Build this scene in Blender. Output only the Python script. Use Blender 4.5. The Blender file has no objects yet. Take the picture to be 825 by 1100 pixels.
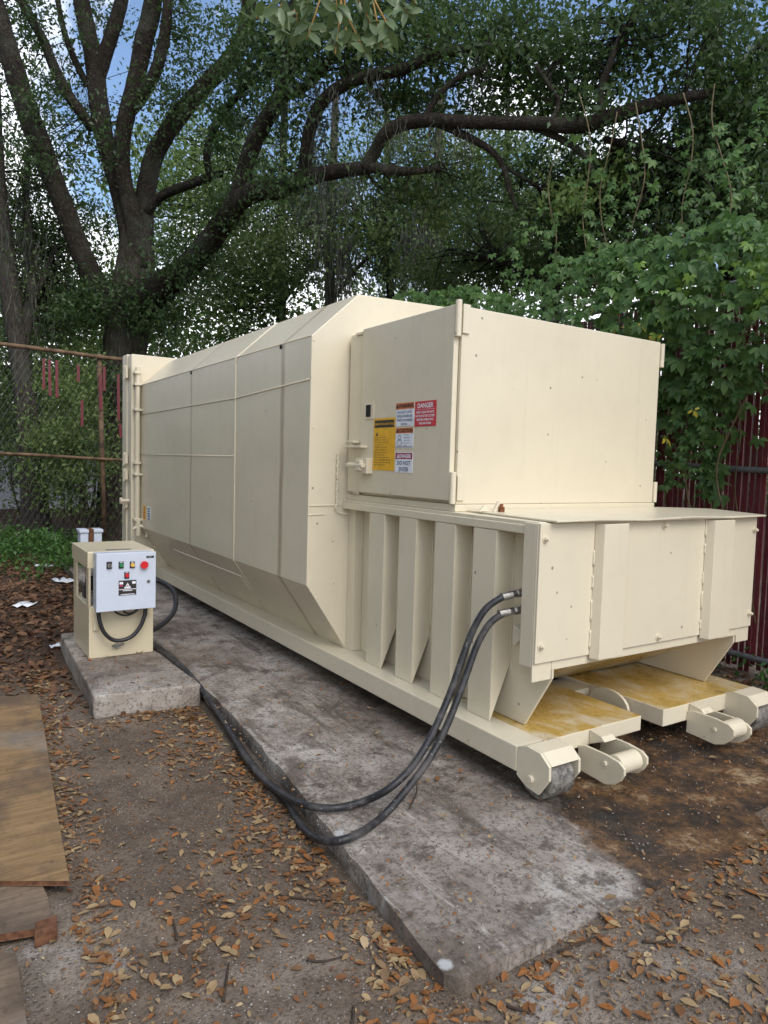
import bpy, bmesh, math, random
import numpy as np
from mathutils import Matrix, Vector
random.seed(7); rng = np.random.default_rng(11)
SC = bpy.context.scene; COL = SC.collection
R = math.radians

# ---------------------------------------------------------------- survey helpers
YAW, PIT, ROL = R(33.02), R(3.936), R(-1.638)
FPX = 764.0
EYE = np.array([0.0, 0.0, 1.6])
def _cam():
    ca, sa, cb, sb, cc, s = math.cos(YAW), math.sin(YAW), math.cos(PIT), math.sin(PIT), math.cos(ROL), math.sin(ROL)
    f = np.array([sa*cb, ca*cb, -sb]); r0 = np.array([ca, -sa, 0.0]); d0 = np.cross(f, r0)
    return np.array([cc*r0 + s*d0, -s*r0 + cc*d0, f])
CM = _cam()
def ray(u, v): return CM.T @ np.array([u-412.5, v-550.0, FPX])
def on(u, v, ax, val):
    d = ray(u, v); i = 'xyz'.index(ax); return EYE + d*((val-EYE[i])/d[i])
def at(u, v, d): return EYE + ray(u, v)*(d/FPX)

# ---------------------------------------------------------------- mesh builder
class MB:
    def __init__(s): s.v = []; s.f = []; s.m = []
    def add(s, vs, fs, mi=0):
        o = len(s.v); s.v += [tuple(map(float, p)) for p in vs]
        for f in fs: s.f.append(tuple(i+o for i in f)); s.m.append(mi)
        return s
    def box(s, x0, x1, y0, y1, z0, z1, mi=0):
        return s.add([(x0,y0,z0),(x1,y0,z0),(x1,y1,z0),(x0,y1,z0),(x0,y0,z1),(x1,y0,z1),(x1,y1,z1),(x0,y1,z1)],
                     [(3,2,1,0),(4,5,6,7),(0,1,5,4),(1,2,6,5),(2,3,7,6),(3,0,4,7)], mi)
    def prism(s, poly, ax, a0, a1, mi=0):
        """extrude a 2D polygon along axis ax: x -> poly (y,z); y -> (x,z); z -> (x,y)"""
        def mk(p, a):
            return {'x': (a, p[0], p[1]), 'y': (p[0], a, p[1]), 'z': (p[0], p[1], a)}[ax]
        n = len(poly); vs = [mk(p, a0) for p in poly] + [mk(p, a1) for p in poly]
        fs = [tuple(range(n))[::-1], tuple(range(n, 2*n))] + [(i, (i+1) % n, (i+1) % n+n, i+n) for i in range(n)]
        return s.add(vs, fs, mi)
    def cyl(s, p0, p1, r, n=20, mi=0, r1=None):
        return s.tube([p0, p1], [r, r if r1 is None else r1], n, mi, spline=0)
    def tube(s, pts, rad, n=8, mi=0, spline=4, cap=True, jit=0):
        P = [np.array(p, float) for p in pts]
        Rr = list(rad) if hasattr(rad, '__len__') else [rad]*len(P)
        if spline and len(P) > 2:
            Q = []; QR = []
            for i in range(len(P)-1):
                a, b, c, d = P[max(i-1,0)], P[i], P[i+1], P[min(i+2,len(P)-1)]
                for k in range(spline):
                    t = k/spline
                    Q.append(.5*((2*b)+(-a+c)*t+(2*a-5*b+4*c-d)*t*t+(-a+3*b-3*c+d)*t**3)); QR.append(Rr[i]*(1-t)+Rr[i+1]*t)
            Q.append(P[-1]); QR.append(Rr[-1]); P, Rr = Q, QR
        vs = []; up = None
        for i, p in enumerate(P):
            t = P[min(i+1,len(P)-1)]-P[max(i-1,0)]; t = t/(np.linalg.norm(t)+1e-9)
            if up is None:
                up = np.array([0,0,1.]) if abs(t[2]) < .9 else np.array([1.,0,0])
            a = np.cross(up, t); a /= np.linalg.norm(a)+1e-9; b = np.cross(t, a); up = b
            for k in range(n):
                w = 2*math.pi*k/n; rr = Rr[i]*(1+(random.uniform(-jit,jit) if jit else 0))
                vs.append(p+(a*math.cos(w)+b*math.sin(w))*rr)
        m = len(P); fs = []
        for i in range(m-1):
            for k in range(n):
                k2 = (k+1) % n; fs.append((i*n+k, i*n+k2, (i+1)*n+k2, (i+1)*n+k))
        if cap: fs += [tuple(range(n))[::-1], tuple(range((m-1)*n, m*n))]
        return s.add(vs, fs, mi)
    def ellipsoid(s, c, r, n=12, mi=0, noise=0):
        m = n//2; vs = [(c[0], c[1], c[2]+r[2])]
        for i in range(1, m):
            for k in range(n):
                a = math.pi*i/m; b = 2*math.pi*k/n; q = 1+random.uniform(-noise, noise)
                vs.append((c[0]+r[0]*q*math.sin(a)*math.cos(b), c[1]+r[1]*q*math.sin(a)*math.sin(b), c[2]+r[2]*q*math.cos(a)))
        vs.append((c[0], c[1], c[2]-r[2])); fs = [(0, 1+k, 1+(k+1) % n) for k in range(n)]
        for i in range(m-2):
            for k in range(n):
                a = 1+i*n+k; b = 1+i*n+(k+1) % n; fs.append((a, a+n, b+n, b))
        L = len(vs)-1; o = 1+(m-2)*n
        fs += [(L, o+(k+1) % n, o+k) for k in range(n)]
        return s.add(vs, fs, mi)
    def text(s, body, org, size, ux, uz, mi=0, align='CENTER', bold=0.0):
        """flat lettering from the built-in font; org is the baseline point, ux / uz the reading and up directions"""
        cu = bpy.data.curves.new('lettering', 'FONT'); cu.body = body; cu.size = size; cu.align_x = align; cu.offset = bold
        cu.resolution_u = 2
        ob = bpy.data.objects.new('lettering', cu); COL.objects.link(ob)
        dg = bpy.context.evaluated_depsgraph_get(); me = bpy.data.meshes.new_from_object(ob.evaluated_get(dg))
        ux, uz, org = map(np.array, (ux, uz, org))
        vs = [org+ux*v.co.x+uz*v.co.y for v in me.vertices]; fs = [tuple(p.vertices) for p in me.polygons]
        s.add(vs, fs, mi); bpy.data.objects.remove(ob); bpy.data.curves.remove(cu); bpy.data.meshes.remove(me)
        return s
    def build(s, name, mats, parent=None, bevel=0, smooth=False, seg=2, base=False):
        me = bpy.data.meshes.new(name); V = np.array(s.v)
        lo, hi = V.min(0), V.max(0); c = (lo+hi)/2
        if parent is None or base: c[2] = lo[2]
        me.from_pydata([tuple(p) for p in V-c], [], s.f)
        mats = mats if isinstance(mats, (list, tuple)) else [mats]
        for m in mats: me.materials.append(m)
        me.polygons.foreach_set('material_index', s.m)
        if smooth: me.polygons.foreach_set('use_smooth', [True]*len(me.polygons))
        me.update()
        o = bpy.data.objects.new(name, me); COL.objects.link(o); o.location = c
        if parent: attach(o, parent)
        if bevel:
            b = o.modifiers.new('bevel', 'BEVEL'); b.width = bevel; b.segments = seg; b.limit_method = 'ANGLE'; b.angle_limit = R(40)
        return o
def world_loc(o):
    p = np.array(o.location)
    return p
def attach(o, parent):
    o.parent = parent
    o.matrix_parent_inverse = parent['_w2l'] if False else WL[parent.name].inverted()
    WL[o.name] = Matrix.Translation(o.location)
class _WL(dict):
    def __missing__(s, k):
        return Matrix.Translation(bpy.data.objects[k].location)
WL = _WL()
def tag(o, label=None, cat=None, group=None, kind=None):
    if label: o['label'] = label
    if cat: o['category'] = cat
    if group: o['group'] = group
    if kind: o['kind'] = kind
    return o
def empty(name, loc, label, cat, group=None):
    o = bpy.data.objects.new(name, None); COL.objects.link(o); o.location = loc; o.empty_display_size = .2
    return tag(o, label, cat, group)

def arrays(name, V, F, mats, parent=None, mi=None, smooth=False):
    """big meshes straight from arrays; F is (n,k) of equal sided faces"""
    V = np.asarray(V, np.float32); F = np.asarray(F, np.int32)
    lo, hi = V.min(0), V.max(0); c = (lo+hi)/2
    if parent is None: c[2] = lo[2]
    me = bpy.data.meshes.new(name); n, k = F.shape
    me.vertices.add(len(V)); me.vertices.foreach_set('co', (V-c).ravel())
    me.loops.add(n*k); me.loops.foreach_set('vertex_index', F.ravel())
    me.polygons.add(n); me.polygons.foreach_set('loop_start', np.arange(0, n*k, k, dtype=np.int32))
    mats = mats if isinstance(mats, (list, tuple)) else [mats]
    for m in mats: me.materials.append(m)
    if mi is not None: me.polygons.foreach_set('material_index', np.asarray(mi, np.int32))
    if smooth: me.polygons.foreach_set('use_smooth', [True]*n)
    me.update(calc_edges=True)
    o = bpy.data.objects.new(name, me); COL.objects.link(o); o.location = [float(q) for q in c]
    if parent: attach(o, parent)
    return o

# ---------------------------------------------------------------- materials
def srgb(r, g, b): return tuple(((c/255)/12.92 if c/255 <= .04045 else ((c/255+.055)/1.055)**2.4) for c in (r, g, b))+(1,)
class NT:
    def __init__(s, name):
        s.m = bpy.data.materials.new(name); s.m.use_nodes = True; s.t = s.m.node_tree; s.t.nodes.clear()
        s.out = s.n('ShaderNodeOutputMaterial'); s.pos = None
    def n(s, typ, **kw):
        o = s.t.nodes.new(typ)
        for k, v in kw.items():
            if k in o.bl_rna.properties and k not in o.inputs: setattr(o, k, v)
            else: o.inputs[k.replace('_', ' ')].default_value = v
        return o
    def l(s, a, b): s.t.links.new(a, b)
    def P(s):
        if s.pos is None: s.pos = s.n('ShaderNodeNewGeometry').outputs['Position']
        return s.pos
    def scale(s, vec, sc):
        q = s.n('ShaderNodeVectorMath', operation='MULTIPLY'); s.l(vec, q.inputs[0]); q.inputs[1].default_value = sc; return q.outputs[0]
    def noise(s, sc, det=4, rough=.55, vec=None, dist=0):
        q = s.n('ShaderNodeTexNoise'); q.inputs['Scale'].default_value = sc; q.inputs['Detail'].default_value = det
        q.inputs['Roughness'].default_value = rough; q.inputs['Distortion'].default_value = dist
        s.l(vec if vec is not None else s.P(), q.inputs['Vector']); return q.outputs['Fac']
    def voro(s, sc, feat='F1', vec=None, rnd=1):
        q = s.n('ShaderNodeTexVoronoi'); q.feature = feat; q.inputs['Scale'].default_value = sc; q.inputs['Randomness'].default_value = rnd
        s.l(vec if vec is not None else s.P(), q.inputs['Vector']); return q
    def ramp(s, fac, *stops, interp='LINEAR'):
        q = s.n('ShaderNodeValToRGB'); e = q.color_ramp.elements; q.color_ramp.interpolation = interp
        while len(e) < len(stops): e.new(.5)
        for el, (p, c) in zip(e, stops):
            el.position = p; el.color = c if hasattr(c, '__len__') else (c, c, c, 1)
        s.l(fac, q.inputs[0]); return q.outputs[0]
    def mix(s, fac, a, b, mode='MIX'):
        q = s.n('ShaderNodeMix'); q.data_type = 'RGBA'; q.blend_type = mode
        for val, i in ((fac, 0), (a, 6), (b, 7)):
            if hasattr(val, 'links'): s.l(val, q.inputs[i])
            else: q.inputs[i].default_value = val
        return q.outputs[2]
    def math(s, op, a, b=0.0, clamp=False):
        q = s.n('ShaderNodeMath'); q.operation = op; q.use_clamp = clamp
        for val, i in ((a, 0), (b, 1)):
            if hasattr(val, 'links'): s.l(val, q.inputs[i])
            else: q.inputs[i].default_value = val
        return q.outputs[0]
    def xyz(s):
        q = s.n('ShaderNodeSeparateXYZ'); s.l(s.P(), q.inputs[0]); return q.outputs
    def bump(s, h, st, dist=.01, prev=None):
        q = s.n('ShaderNodeBump'); q.inputs['Strength'].default_value = st; q.inputs['Distance'].default_value = dist; s.l(h, q.inputs['Height'])
        if prev is not None: s.l(prev, q.inputs['Normal'])
        return q.outputs[0]
    def bsdf(s, col, rough=.5, spec=.5, metal=0, nrm=None):
        q = s.n('ShaderNodeBsdfPrincipled')
        for val, k in ((col, 'Base Color'), (rough, 'Roughness'), (spec, 'Specular IOR Level'), (metal, 'Metallic')):
            if hasattr(val, 'links'): s.l(val, q.inputs[k])
            else: q.inputs[k].default_value = val
        if nrm is not None: s.l(nrm, q.inputs['Normal'])
        s.l(q.outputs[0], s.out.inputs[0]); return q
def plain(name, col, rough=.5, spec=.5, metal=0, var=.12, sc=30):
    t = NT(name); f = t.noise(sc, 3)
    c = t.mix(t.ramp(f, (.3, 0.), (.7, 1.)), tuple(x*(1-var) for x in col[:3])+(1,), tuple(min(1, x*(1+var)) for x in col[:3])+(1,))
    t.bsdf(c, rough, spec, metal); return t.m

CREAM = (.72, .642, .475, 1)
def paint(name, col=CREAM, rough=.36, streak=False, stain=False, specks=True, wob=.05):
    t = NT(name); n1 = t.noise(1.3, 4); n2 = t.noise(9, 5)
    c = t.mix(t.ramp(n1, (.35, 0.), (.7, 1.)), tuple(x*.93 for x in col[:3])+(1,), col)
    c = t.mix(t.math('MULTIPLY', t.ramp(n2, (.5, 0.), (.8, 1.)), .10), c, (.40, .34, .23, 1))
    X, Y, Z = t.xyz()
    # vertical runs of grime
    g = t.noise(1, 4, .6, t.scale(t.P(), (14, 14, .55)))
    c = t.mix(t.math('MULTIPLY', t.ramp(g, (.56, 0.), (.78, 1.)), .09), c, (.33, .29, .20, 1))
    if specks:
        v = t.voro(8); d = t.ramp(v.outputs['Distance'], (.04, 1.), (.085, 0.))
        k = t.ramp(v.outputs['Color'], (.60, 0.), (.63, 1.))
        c = t.mix(t.math('MULTIPLY', t.math('MULTIPLY', d, k), .75), c, (.07, .055, .04, 1))
    if streak:
        for y0, w in ((4.93, .045), (7.09, .028)):
            wob_ = t.math('MULTIPLY', t.math('SUBTRACT', t.noise(1, 2, .5, t.scale(t.P(), (0, 0, 2.2))), .5), .05)
            dist = t.math('ABSOLUTE', t.math('SUBTRACT', t.math('ADD', Y, wob_), y0))
            band = t.ramp(t.math('DIVIDE', dist, w), (.35, 1.), (1., 0.))
            st = t.math('MULTIPLY', band, t.ramp(t.noise(1, 4, .7, t.scale(t.P(), (3, 3, 1.3))), (.25, .35), (.70, .9)))
            c = t.mix(st, c, (.30, .225, .13, 1))
    ro = t.math('ADD', t.math('MULTIPLY', n2, .16), rough-.06)
    if stain:
        s1 = t.noise(3.4, 8, .7, t.scale(t.P(), (1.5, .8, 1.0)), .25); s2 = t.noise(17, 5)
        c = t.mix(t.math('MULTIPLY', t.ramp(s1, (.38, .12), (.54, 1.)), .85), c, (.50, .31, .035, 1))
        c = t.mix(t.math('MULTIPLY', t.ramp(t.math('ADD', s1, t.math('MULTIPLY', s2, .3)), (.72, 0.), (.86, 1.)), .6), c, (.16, .10, .03, 1))
        s3 = t.ramp(t.noise(38, 3), (.62, 0.), (.70, 1.))
        c = t.mix(t.math('MULTIPLY', s3, .45), c, (.15, .10, .05, 1))
        ro = t.math('SUBTRACT', ro, t.math('MULTIPLY', s1, .18))
    b = t.bump(t.noise(1.1, 1), wob, .25); b = t.bump(t.noise(160, 2), .05, .003, b)
    q = t.bsdf(c, ro, .5, 0, b); q.inputs['Coat Weight'].default_value = .25; q.inputs['Coat Roughness'].default_value = .22
    return t.m
M = {}
M['paint'] = paint('cream_paint'); M['side'] = paint('cream_side_paint', streak=True, wob=.09)
M['stain'] = paint('cream_stained_paint', stain=True)
M['unit'] = paint('cream_unit_paint', (.64, .56, .385, 1), specks=False)
M['black'] = plain('black_rubber', (.022, .022, .025), .42, .45)
def hose_mat():
    t = NT('dusty_hose'); n = t.noise(7, 5, .7); k = t.noise(60, 2)
    c = t.mix(t.ramp(n, (.48, 0.), (.68, .75)), (.02, .02, .022, 1), (.11, .10, .092, 1)); c = t.mix(t.ramp(k, (.66, 0.), (.70, .6)), c, (.24, .23, .21, 1))
    t.bsdf(c, t.ramp(n, (.4, .38), (.7, .75)), .4); return t.m
M['hose'] = hose_mat()
M['steelg'] = plain('dull_steel', (.30, .29, .27), .42, .5, .8, .3, 60)
M['dark'] = plain('dark_gap', (.02, .02, .02), .7, .2)
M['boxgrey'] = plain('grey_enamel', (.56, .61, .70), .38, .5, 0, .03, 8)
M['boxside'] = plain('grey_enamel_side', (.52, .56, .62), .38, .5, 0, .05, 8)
M['red'] = plain('red_plastic', (.62, .02, .025), .3); M['green'] = plain('green_plastic', (.02, .22, .07), .3)
M['yellow'] = plain('yellow_plastic', (.75, .46, .10), .3); M['white'] = plain('white_vinyl', (.78, .80, .84), .4)
M['sty'] = plain('yellow_vinyl', (.80, .44, .02), .4); M['str'] = plain('red_vinyl', (.60, .03, .045), .4)
M['sto'] = plain('orange_vinyl', (.62, .17, .05), .4); M['stb'] = plain('blue_ink', (.05, .10, .22), .5); M['stk'] = plain('black_ink', (.025, .02, .02), .5)
M['stp'] = plain('crimson_vinyl', (.36, .03, .09), .4)
M['rust'] = plain('rust', (.20, .075, .03), .8, .2, 0, .5, 60); M['rustpipe'] = plain('rusty_pipe', (.15, .095, .055), .75, .3, .2, .6, 9)
M['galv'] = plain('galvanised_pipe', (.22, .22, .22), .5, .5, .6, .25, 20)
def wheel_mat():
    t = NT('worn_steel_wheel'); n = t.noise(26, 5, .7); c = t.ramp(n, (.38, (.10, .095, .09, 1)), (.5, (.24, .225, .20, 1)), (.66, (.40, .37, .31, 1)))
    t.bsdf(c, .5, .5, .35, t.bump(n, .4, .01)); return t.m
M['wheel'] = wheel_mat()
def slat_mat():
    t = NT('maroon_slats'); n = t.noise(6, 4); r = t.n('ShaderNodeNewGeometry').outputs['Random Per Island']
    c = t.mix(r, (.115, .014, .022, 1), (.20, .03, .038, 1)); c = t.mix(t.ramp(n, (.45, 0.), (.75, .6)), c, (.10, .05, .045, 1))
    t.bsdf(c, .5, .4); return t.m
M['slat'] = slat_mat()
def bark(name, a, b, sc=1.0, st=0):
    t = NT(name); p = t.scale(t.P(), (11*sc, 11*sc, (1.7+6*st)*sc)); q = t.scale(t.P(), (26*sc, 26*sc, (5+14*st)*sc))
    n = t.noise(1, 5, .6, p, 1.4); m = t.noise(1, 5, .7, q, .8)
    rg = t.math('MULTIPLY', t.math('ABSOLUTE', t.math('SUBTRACT', n, .5)), 4.5, True)
    h = t.math('ADD', t.math('MULTIPLY', rg, .75), t.math('MULTIPLY', m, .5))
    c = t.ramp(h, (.18, a), (.85, b))
    l = t.noise(1.1, 5, .65); c = t.mix(t.ramp(l, (.50, 0.), (.66, .6)), c, (.11, .115, .085, 1))
    l2 = t.noise(3.3, 4, .6); c = t.mix(t.ramp(l2, (.56, 0.), (.66, .5)), c, (.035, .045, .02, 1))
    t.bsdf(c, .9, .15, 0, t.bump(h, 1.0, .05)); return t.m
M['bark'] = bark('oak_bark', (.022, .018, .014, 1), (.135, .108, .088, 1), 1.0); M['bark2'] = bark('grey_bark', (.045, .038, .032, 1), (.16, .14, .12, 1), 1.4)
M['barkl'] = bark('oak_limb_bark', (.018, .015, .012, 1), (.095, .076, .06, 1), 1.0, 1.0); M['bark3'] = bark('dark_bark', (.014, .012, .010, 1), (.06, .05, .042, 1))
def leafmat(name, cols, trans=.3, rough=.45, spec=.4, tc=None):
    t = NT(name); r = t.n('ShaderNodeNewGeometry').outputs['Random Per Island']
    n = t.noise(.55, 2)
    k = t.math('ADD', t.math('MULTIPLY', r, .65), t.math('MULTIPLY', n, .4), True)
    c = t.ramp(k, *[(i/(len(cols)-1), q) for i, q in enumerate(cols)])
    q = t.bsdf(c, rough, spec); tr = t.n('ShaderNodeBsdfTranslucent')
    t.l(t.mix(.5, c, tc or (.11, .20, .035, 1)), tr.inputs[0])
    mx = t.n('ShaderNodeMixShader'); mx.inputs[0].default_value = trans
    t.l(q.outputs[0], mx.inputs[1]); t.l(tr.outputs[0], mx.inputs[2]); t.l(mx.outputs[0], t.out.inputs[0]); return t.m
M['oakleaf'] = leafmat('oak_leaf', [(.026, .050, .020, 1), (.045, .085, .032, 1), (.072, .12, .045, 1), (.11, .165, .062, 1)], .38)
M['lightleaf'] = leafmat('light_leaf', [(.09, .145, .035, 1), (.14, .215, .06, 1), (.20, .28, .085, 1), (.27, .34, .13, 1)], .45)  # paler leaf green; sunlight on the woods is put into this colour
M['woodleaf'] = leafmat('woodland_leaf', [(.045, .075, .025, 1), (.08, .125, .042, 1), (.125, .175, .062, 1), (.18, .22, .09, 1)], .4)
M['vineleaf'] = leafmat('creeper_leaf', [(.035, .085, .022, 1), (.065, .14, .035, 1), (.105, .195, .05, 1), (.17, .275, .07, 1)], .4, .42, .35)
M['vinelime'] = leafmat('young_creeper_leaf', [(.10, .20, .03, 1), (.16, .28, .04, 1), (.24, .34, .05, 1)], .3, .4)
M['vineyel'] = leafmat('yellow_creeper_leaf', [(.45, .36, .03, 1), (.55, .42, .05, 1)], .2, .45)
M['nearleaf'] = leafmat('near_oak_leaf', [(.10, .15, .065, 1), (.14, .20, .09, 1), (.19, .26, .12, 1)], .3, .35, .5)
M['weed'] = leafmat('weed_leaf', [(.03, .075, .02, 1), (.06, .14, .03, 1), (.12, .23, .05, 1)], .3)
M['moss'] = leafmat('spanish_moss', [(.075, .08, .065, 1), (.11, .115, .095, 1), (.16, .16, .135, 1)], .3, .9, .1, (.15, .15, .12, 1))
M['litter'] = leafmat('fallen_leaf', [(.05, .03, .02, 1), (.13, .065, .03, 1), (.30, .115, .03, 1), (.20, .125, .065, 1), (.36, .25, .125, 1), (.50, .40, .25, 1)], .1, .6, .3, (.3, .15, .05, 1))
M['litterb'] = leafmat('brown_fallen_leaf', [(.03, .02, .014, 1), (.075, .042, .026, 1), (.14, .072, .04, 1), (.20, .11, .06, 1), (.30, .20, .12, 1)], .1, .7, .2, (.2, .1, .05, 1))
M['twig'] = plain('twig', (.06, .045, .035), .9, .1); M['twigo'] = plain('ochre_twig', (.30, .19, .06), .8, .2)
M['vinestem'] = plain('vine_stem', (.14, .11, .06), .8, .2, 0, .3, 10)

def ground_mat():
    t = NT('dirt'); X, Y, Z = t.xyz(); a = t.noise(.55, 5, .6); b = t.noise(6, 6, .65); f = t.noise(70, 4, .7)
    c = t.ramp(a, (.33, (.115, .083, .057, 1)), (.5, (.22, .168, .122, 1)), (.66, (.34, .285, .23, 1)))
    c = t.mix(t.ramp(b, (.42, .55), (.62, 0.)), c, (.075, .055, .04, 1))
    c = t.mix(t.ramp(t.noise(2.2, 6, .7), (.60, 0.), (.68, .55)), c, (.42, .385, .345, 1))      # sandy patches
    c = t.mix(t.ramp(f, (.36, .7), (.5, 0.)), c, (.045, .034, .026, 1))
    v = t.voro(75); g = t.math('MULTIPLY', t.ramp(v.outputs['Distance'], (.16, 1.), (.30, 0.)), t.ramp(v.outputs['Color'], (.62, 0.), (.70, 1.)))
    c = t.mix(g, c, (.44, .41, .37, 1))
    v2 = t.voro(34); g2 = t.math('MULTIPLY', t.ramp(v2.outputs['Distance'], (.18, 1.), (.30, 0.)), t.ramp(v2.outputs['Color'], (.70, 0.), (.76, 1.)))
    c = t.mix(t.math('MULTIPLY', g2, .8), c, (.24, .11, .045, 1))
    # leaf mould further off
    far = t.math('MULTIPLY', t.ramp(t.math('ADD', Y, t.math('MULTIPLY', b, 2.)), (.0, 0.), (1., 1.)), 1.)
    fy = t.n('ShaderNodeMapRange'); fy.inputs[1].default_value = 5.2; fy.inputs[2].default_value = 7.4; t.l(t.math('ADD', Y, t.math('MULTIPLY', b, 1.2)), fy.inputs[0])
    c = t.mix(fy.outputs[0], c, t.ramp(t.noise(11, 5, .7), (.35, (.03, .022, .015, 1)), (.6, (.085, .052, .034, 1)), (.75, (.14, .085, .05, 1))))
    h = t.math('ADD', t.math('MULTIPLY', b, .6), t.math('MULTIPLY', f, .5))
    h = t.math('ADD', h, t.math('MULTIPLY', g, .25))
    t.bsdf(c, .92, .2, 0, t.bump(h, .8, .03)); return t.m
M['ground'] = ground_mat()
def slab_mat(name, big=True):
    t = NT(name); X, Y, Z = t.xyz(); a = t.noise(.9, 6, .62); b = t.noise(5, 6, .7); f = t.noise(55, 4, .7)
    c = t.ramp(t.math('ADD', t.math('MULTIPLY', a, .7), t.math('MULTIPLY', b, .3)), (.34, (.10, .076, .056, 1)), (.45, (.23, .188, .152, 1)), (.54, (.345, .30, .255, 1)), (.64, (.48, .445, .395, 1)))
    c = t.mix(t.ramp(t.noise(2.6, 7, .75, None, .5), (.38, .75), (.50, 0.)), c, (.075, .055, .042, 1))
    c = t.mix(t.ramp(f, (.38, .65), (.5, 0.)), c, (.06, .05, .042, 1))
    c = t.mix(t.ramp(t.noise(90, 2), (.66, 0.), (.72, .5)), c, (.36, .34, .31, 1))
    if big:
        w = t.noise(1.0, 6, .7, t.scale(t.P(), (3.2, 1.3, 1))) ; c = t.mix(t.ramp(w, (.58, 0.), (.70, .5)), c, (.50, .485, .46, 1))   # pale scuffs
        w2 = t.noise(1.0, 6, .72, t.scale(t.P(), (7., 1.1, 1))); c = t.mix(t.ramp(w2, (.53, 0.), (.62, .7)), c, (.085, .066, .05, 1))
        w3 = t.noise(1.0, 6, .75, t.scale(t.P(), (11., 1.6, 1)), .4); c = t.mix(t.ramp(w3, (.60, 0.), (.68, .6)), c, (.55, .52, .47, 1))
        w4 = t.noise(4.2, 7, .75); c = t.mix(t.ramp(w4, (.56, 0.), (.63, .75)), c, (.06, .045, .034, 1))
        # oily brown stain running out from under the wheels
        k = t.math('SUBTRACT', t.math('ADD', X, t.math('MULTIPLY', t.math('SUBTRACT', t.noise(1.9, 6, .65), .5), .55)), t.math('MULTIPLY', Y, .34))
        mr = t.n('ShaderNodeMapRange'); mr.inputs[1].default_value = 1.70; mr.inputs[2].default_value = 1.80; t.l(k, mr.inputs[0])
        st = t.ramp(t.noise(3.2, 6, .75), (.38, (.012, .009, .007, 1)), (.48, (.045, .025, .013, 1)), (.57, (.15, .072, .025, 1)), (.66, (.36, .26, .15, 1)))
        st = t.mix(t.ramp(f, (.35, .8), (.5, 0.)), st, (.02, .014, .01, 1))
        fy = t.n('ShaderNodeMapRange'); fy.inputs[1].default_value = 3.4; fy.inputs[2].default_value = 2.8; t.l(Y, fy.inputs[0])
        c = t.mix(t.math('MULTIPLY', mr.outputs[0], t.math('MULTIPLY', fy.outputs[0], .93)), c, st)
    if big:                                              # pale splash of old paint on the chipped corner, another by the hoses
        for cx_, cy_, rr_ in ((1.398, 1.705, .03), (1.50, 2.60, .03), (1.56, 2.52, .022)):
            vd = t.n('ShaderNodeVectorMath', operation='DISTANCE'); t.l(t.P(), vd.inputs[0]); vd.inputs[1].default_value = (cx_, cy_, 0)
            sp_ = t.ramp(t.math('DIVIDE', t.math('ADD', vd.outputs['Value'], t.math('MULTIPLY', t.math('SUBTRACT', t.noise(22, 4), .5), .05)), rr_), (.6, .85), (1., 0.))
            c = t.mix(sp_, c, (.48, .48, .47, 1))
    h = t.math('ADD', t.math('MULTIPLY', b, .5), t.math('MULTIPLY', f, .6))
    ro = .88
    if big: ro = t.math('SUBTRACT', .88, t.math('MULTIPLY', t.math('MULTIPLY', mr.outputs[0], fy.outputs[0]), t.math('MULTIPLY', t.ramp(b, (.40, 1.), (.60, .2)), .48)))
    t.bsdf(c, ro, .35, 0, t.bump(h, .55, .018)); return t.m
M['slab'] = slab_mat('weathered_concrete'); M['pad'] = slab_mat('pad_concrete', False)
def wood_mat(name, a, b, ang):
    t = NT(name); q = t.n('ShaderNodeMapping'); q.inputs['Rotation'].default_value = (0, 0, ang); q.inputs['Scale'].default_value = (2.2, 34, 8); t.l(t.P(), q.inputs[0])
    n = t.noise(1, 6, .65, q.outputs[0], 1.2); c = t.ramp(n, (.32, a), (.66, b))
    d = t.noise(2.2, 6, .68); c = t.mix(t.ramp(d, (.46, 0.), (.62, .8)), c, (.085, .062, .045, 1))
    d2 = t.noise(1.3, 5, .6); c = t.mix(t.ramp(d2, (.55, 0.), (.66, .5)), c, (.24, .22, .19, 1))
    c = t.mix(t.ramp(t.noise(30, 4), (.62, 0.), (.70, .5)), c, (.06, .045, .03, 1))
    t.bsdf(c, .75, .25, 0, t.bump(n, .3, .006)); return t.m
M['ply'] = wood_mat('weathered_plywood', (.16, .095, .042, 1), (.32, .205, .10, 1), R(-6))
M['plank'] = wood_mat('grey_plank', (.12, .085, .058, 1), (.25, .18, .12, 1), R(8))
M['plyedge'] = plain('split_wood', (.13, .06, .032), .85, .2, 0, .5, 40)
M['shed'] = plain('pale_siding', (.42, .42, .48), .7, .3, 0, .1, 2)

# ---------------------------------------------------------------- the setting
def sm(a, b, x):
    t = np.clip((x-a)/(b-a), 0, 1); return t*t*(3-2*t)
def gh(x, y):
    x = np.asarray(x, float); y = np.asarray(y, float)
    h = -.10 + .03*sm(2.5, 1.9, y)*sm(.2, .8, x) + .085*np.maximum(sm(1.55, 2.35, x)*sm(1.9, 1.72, y), sm(4.95, 5.2, x)) + 0*x
    h = np.minimum(h, -.013)
    h = np.maximum(h, -.10+.10*sm(8.5, 12, y)*(1-sm(1.5, 1.8, x)*sm(5.3, 5.0, x)))
    b = .010*np.sin(5.1*x+1.3*np.sin(3*y))*np.sin(4.3*y+x) + .006*np.sin(13*x+2*y)*np.sin(11*y-3*x)
    return h + b*(.45+.7*(x < 1.2))*np.where(h > -.03, .5, 1)
def axis(lo, hi, fine, far):
    a = list(np.arange(lo, hi+1e-6, fine)); s = fine
    while a[-1] < far: s *= 1.35; a.append(a[-1]+s)
    s = fine; b = [a[0]]
    while b[-1] > -far: s *= 1.35; b.append(b[-1]-s)
    return np.array(b[:0:-1]+a)
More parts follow.
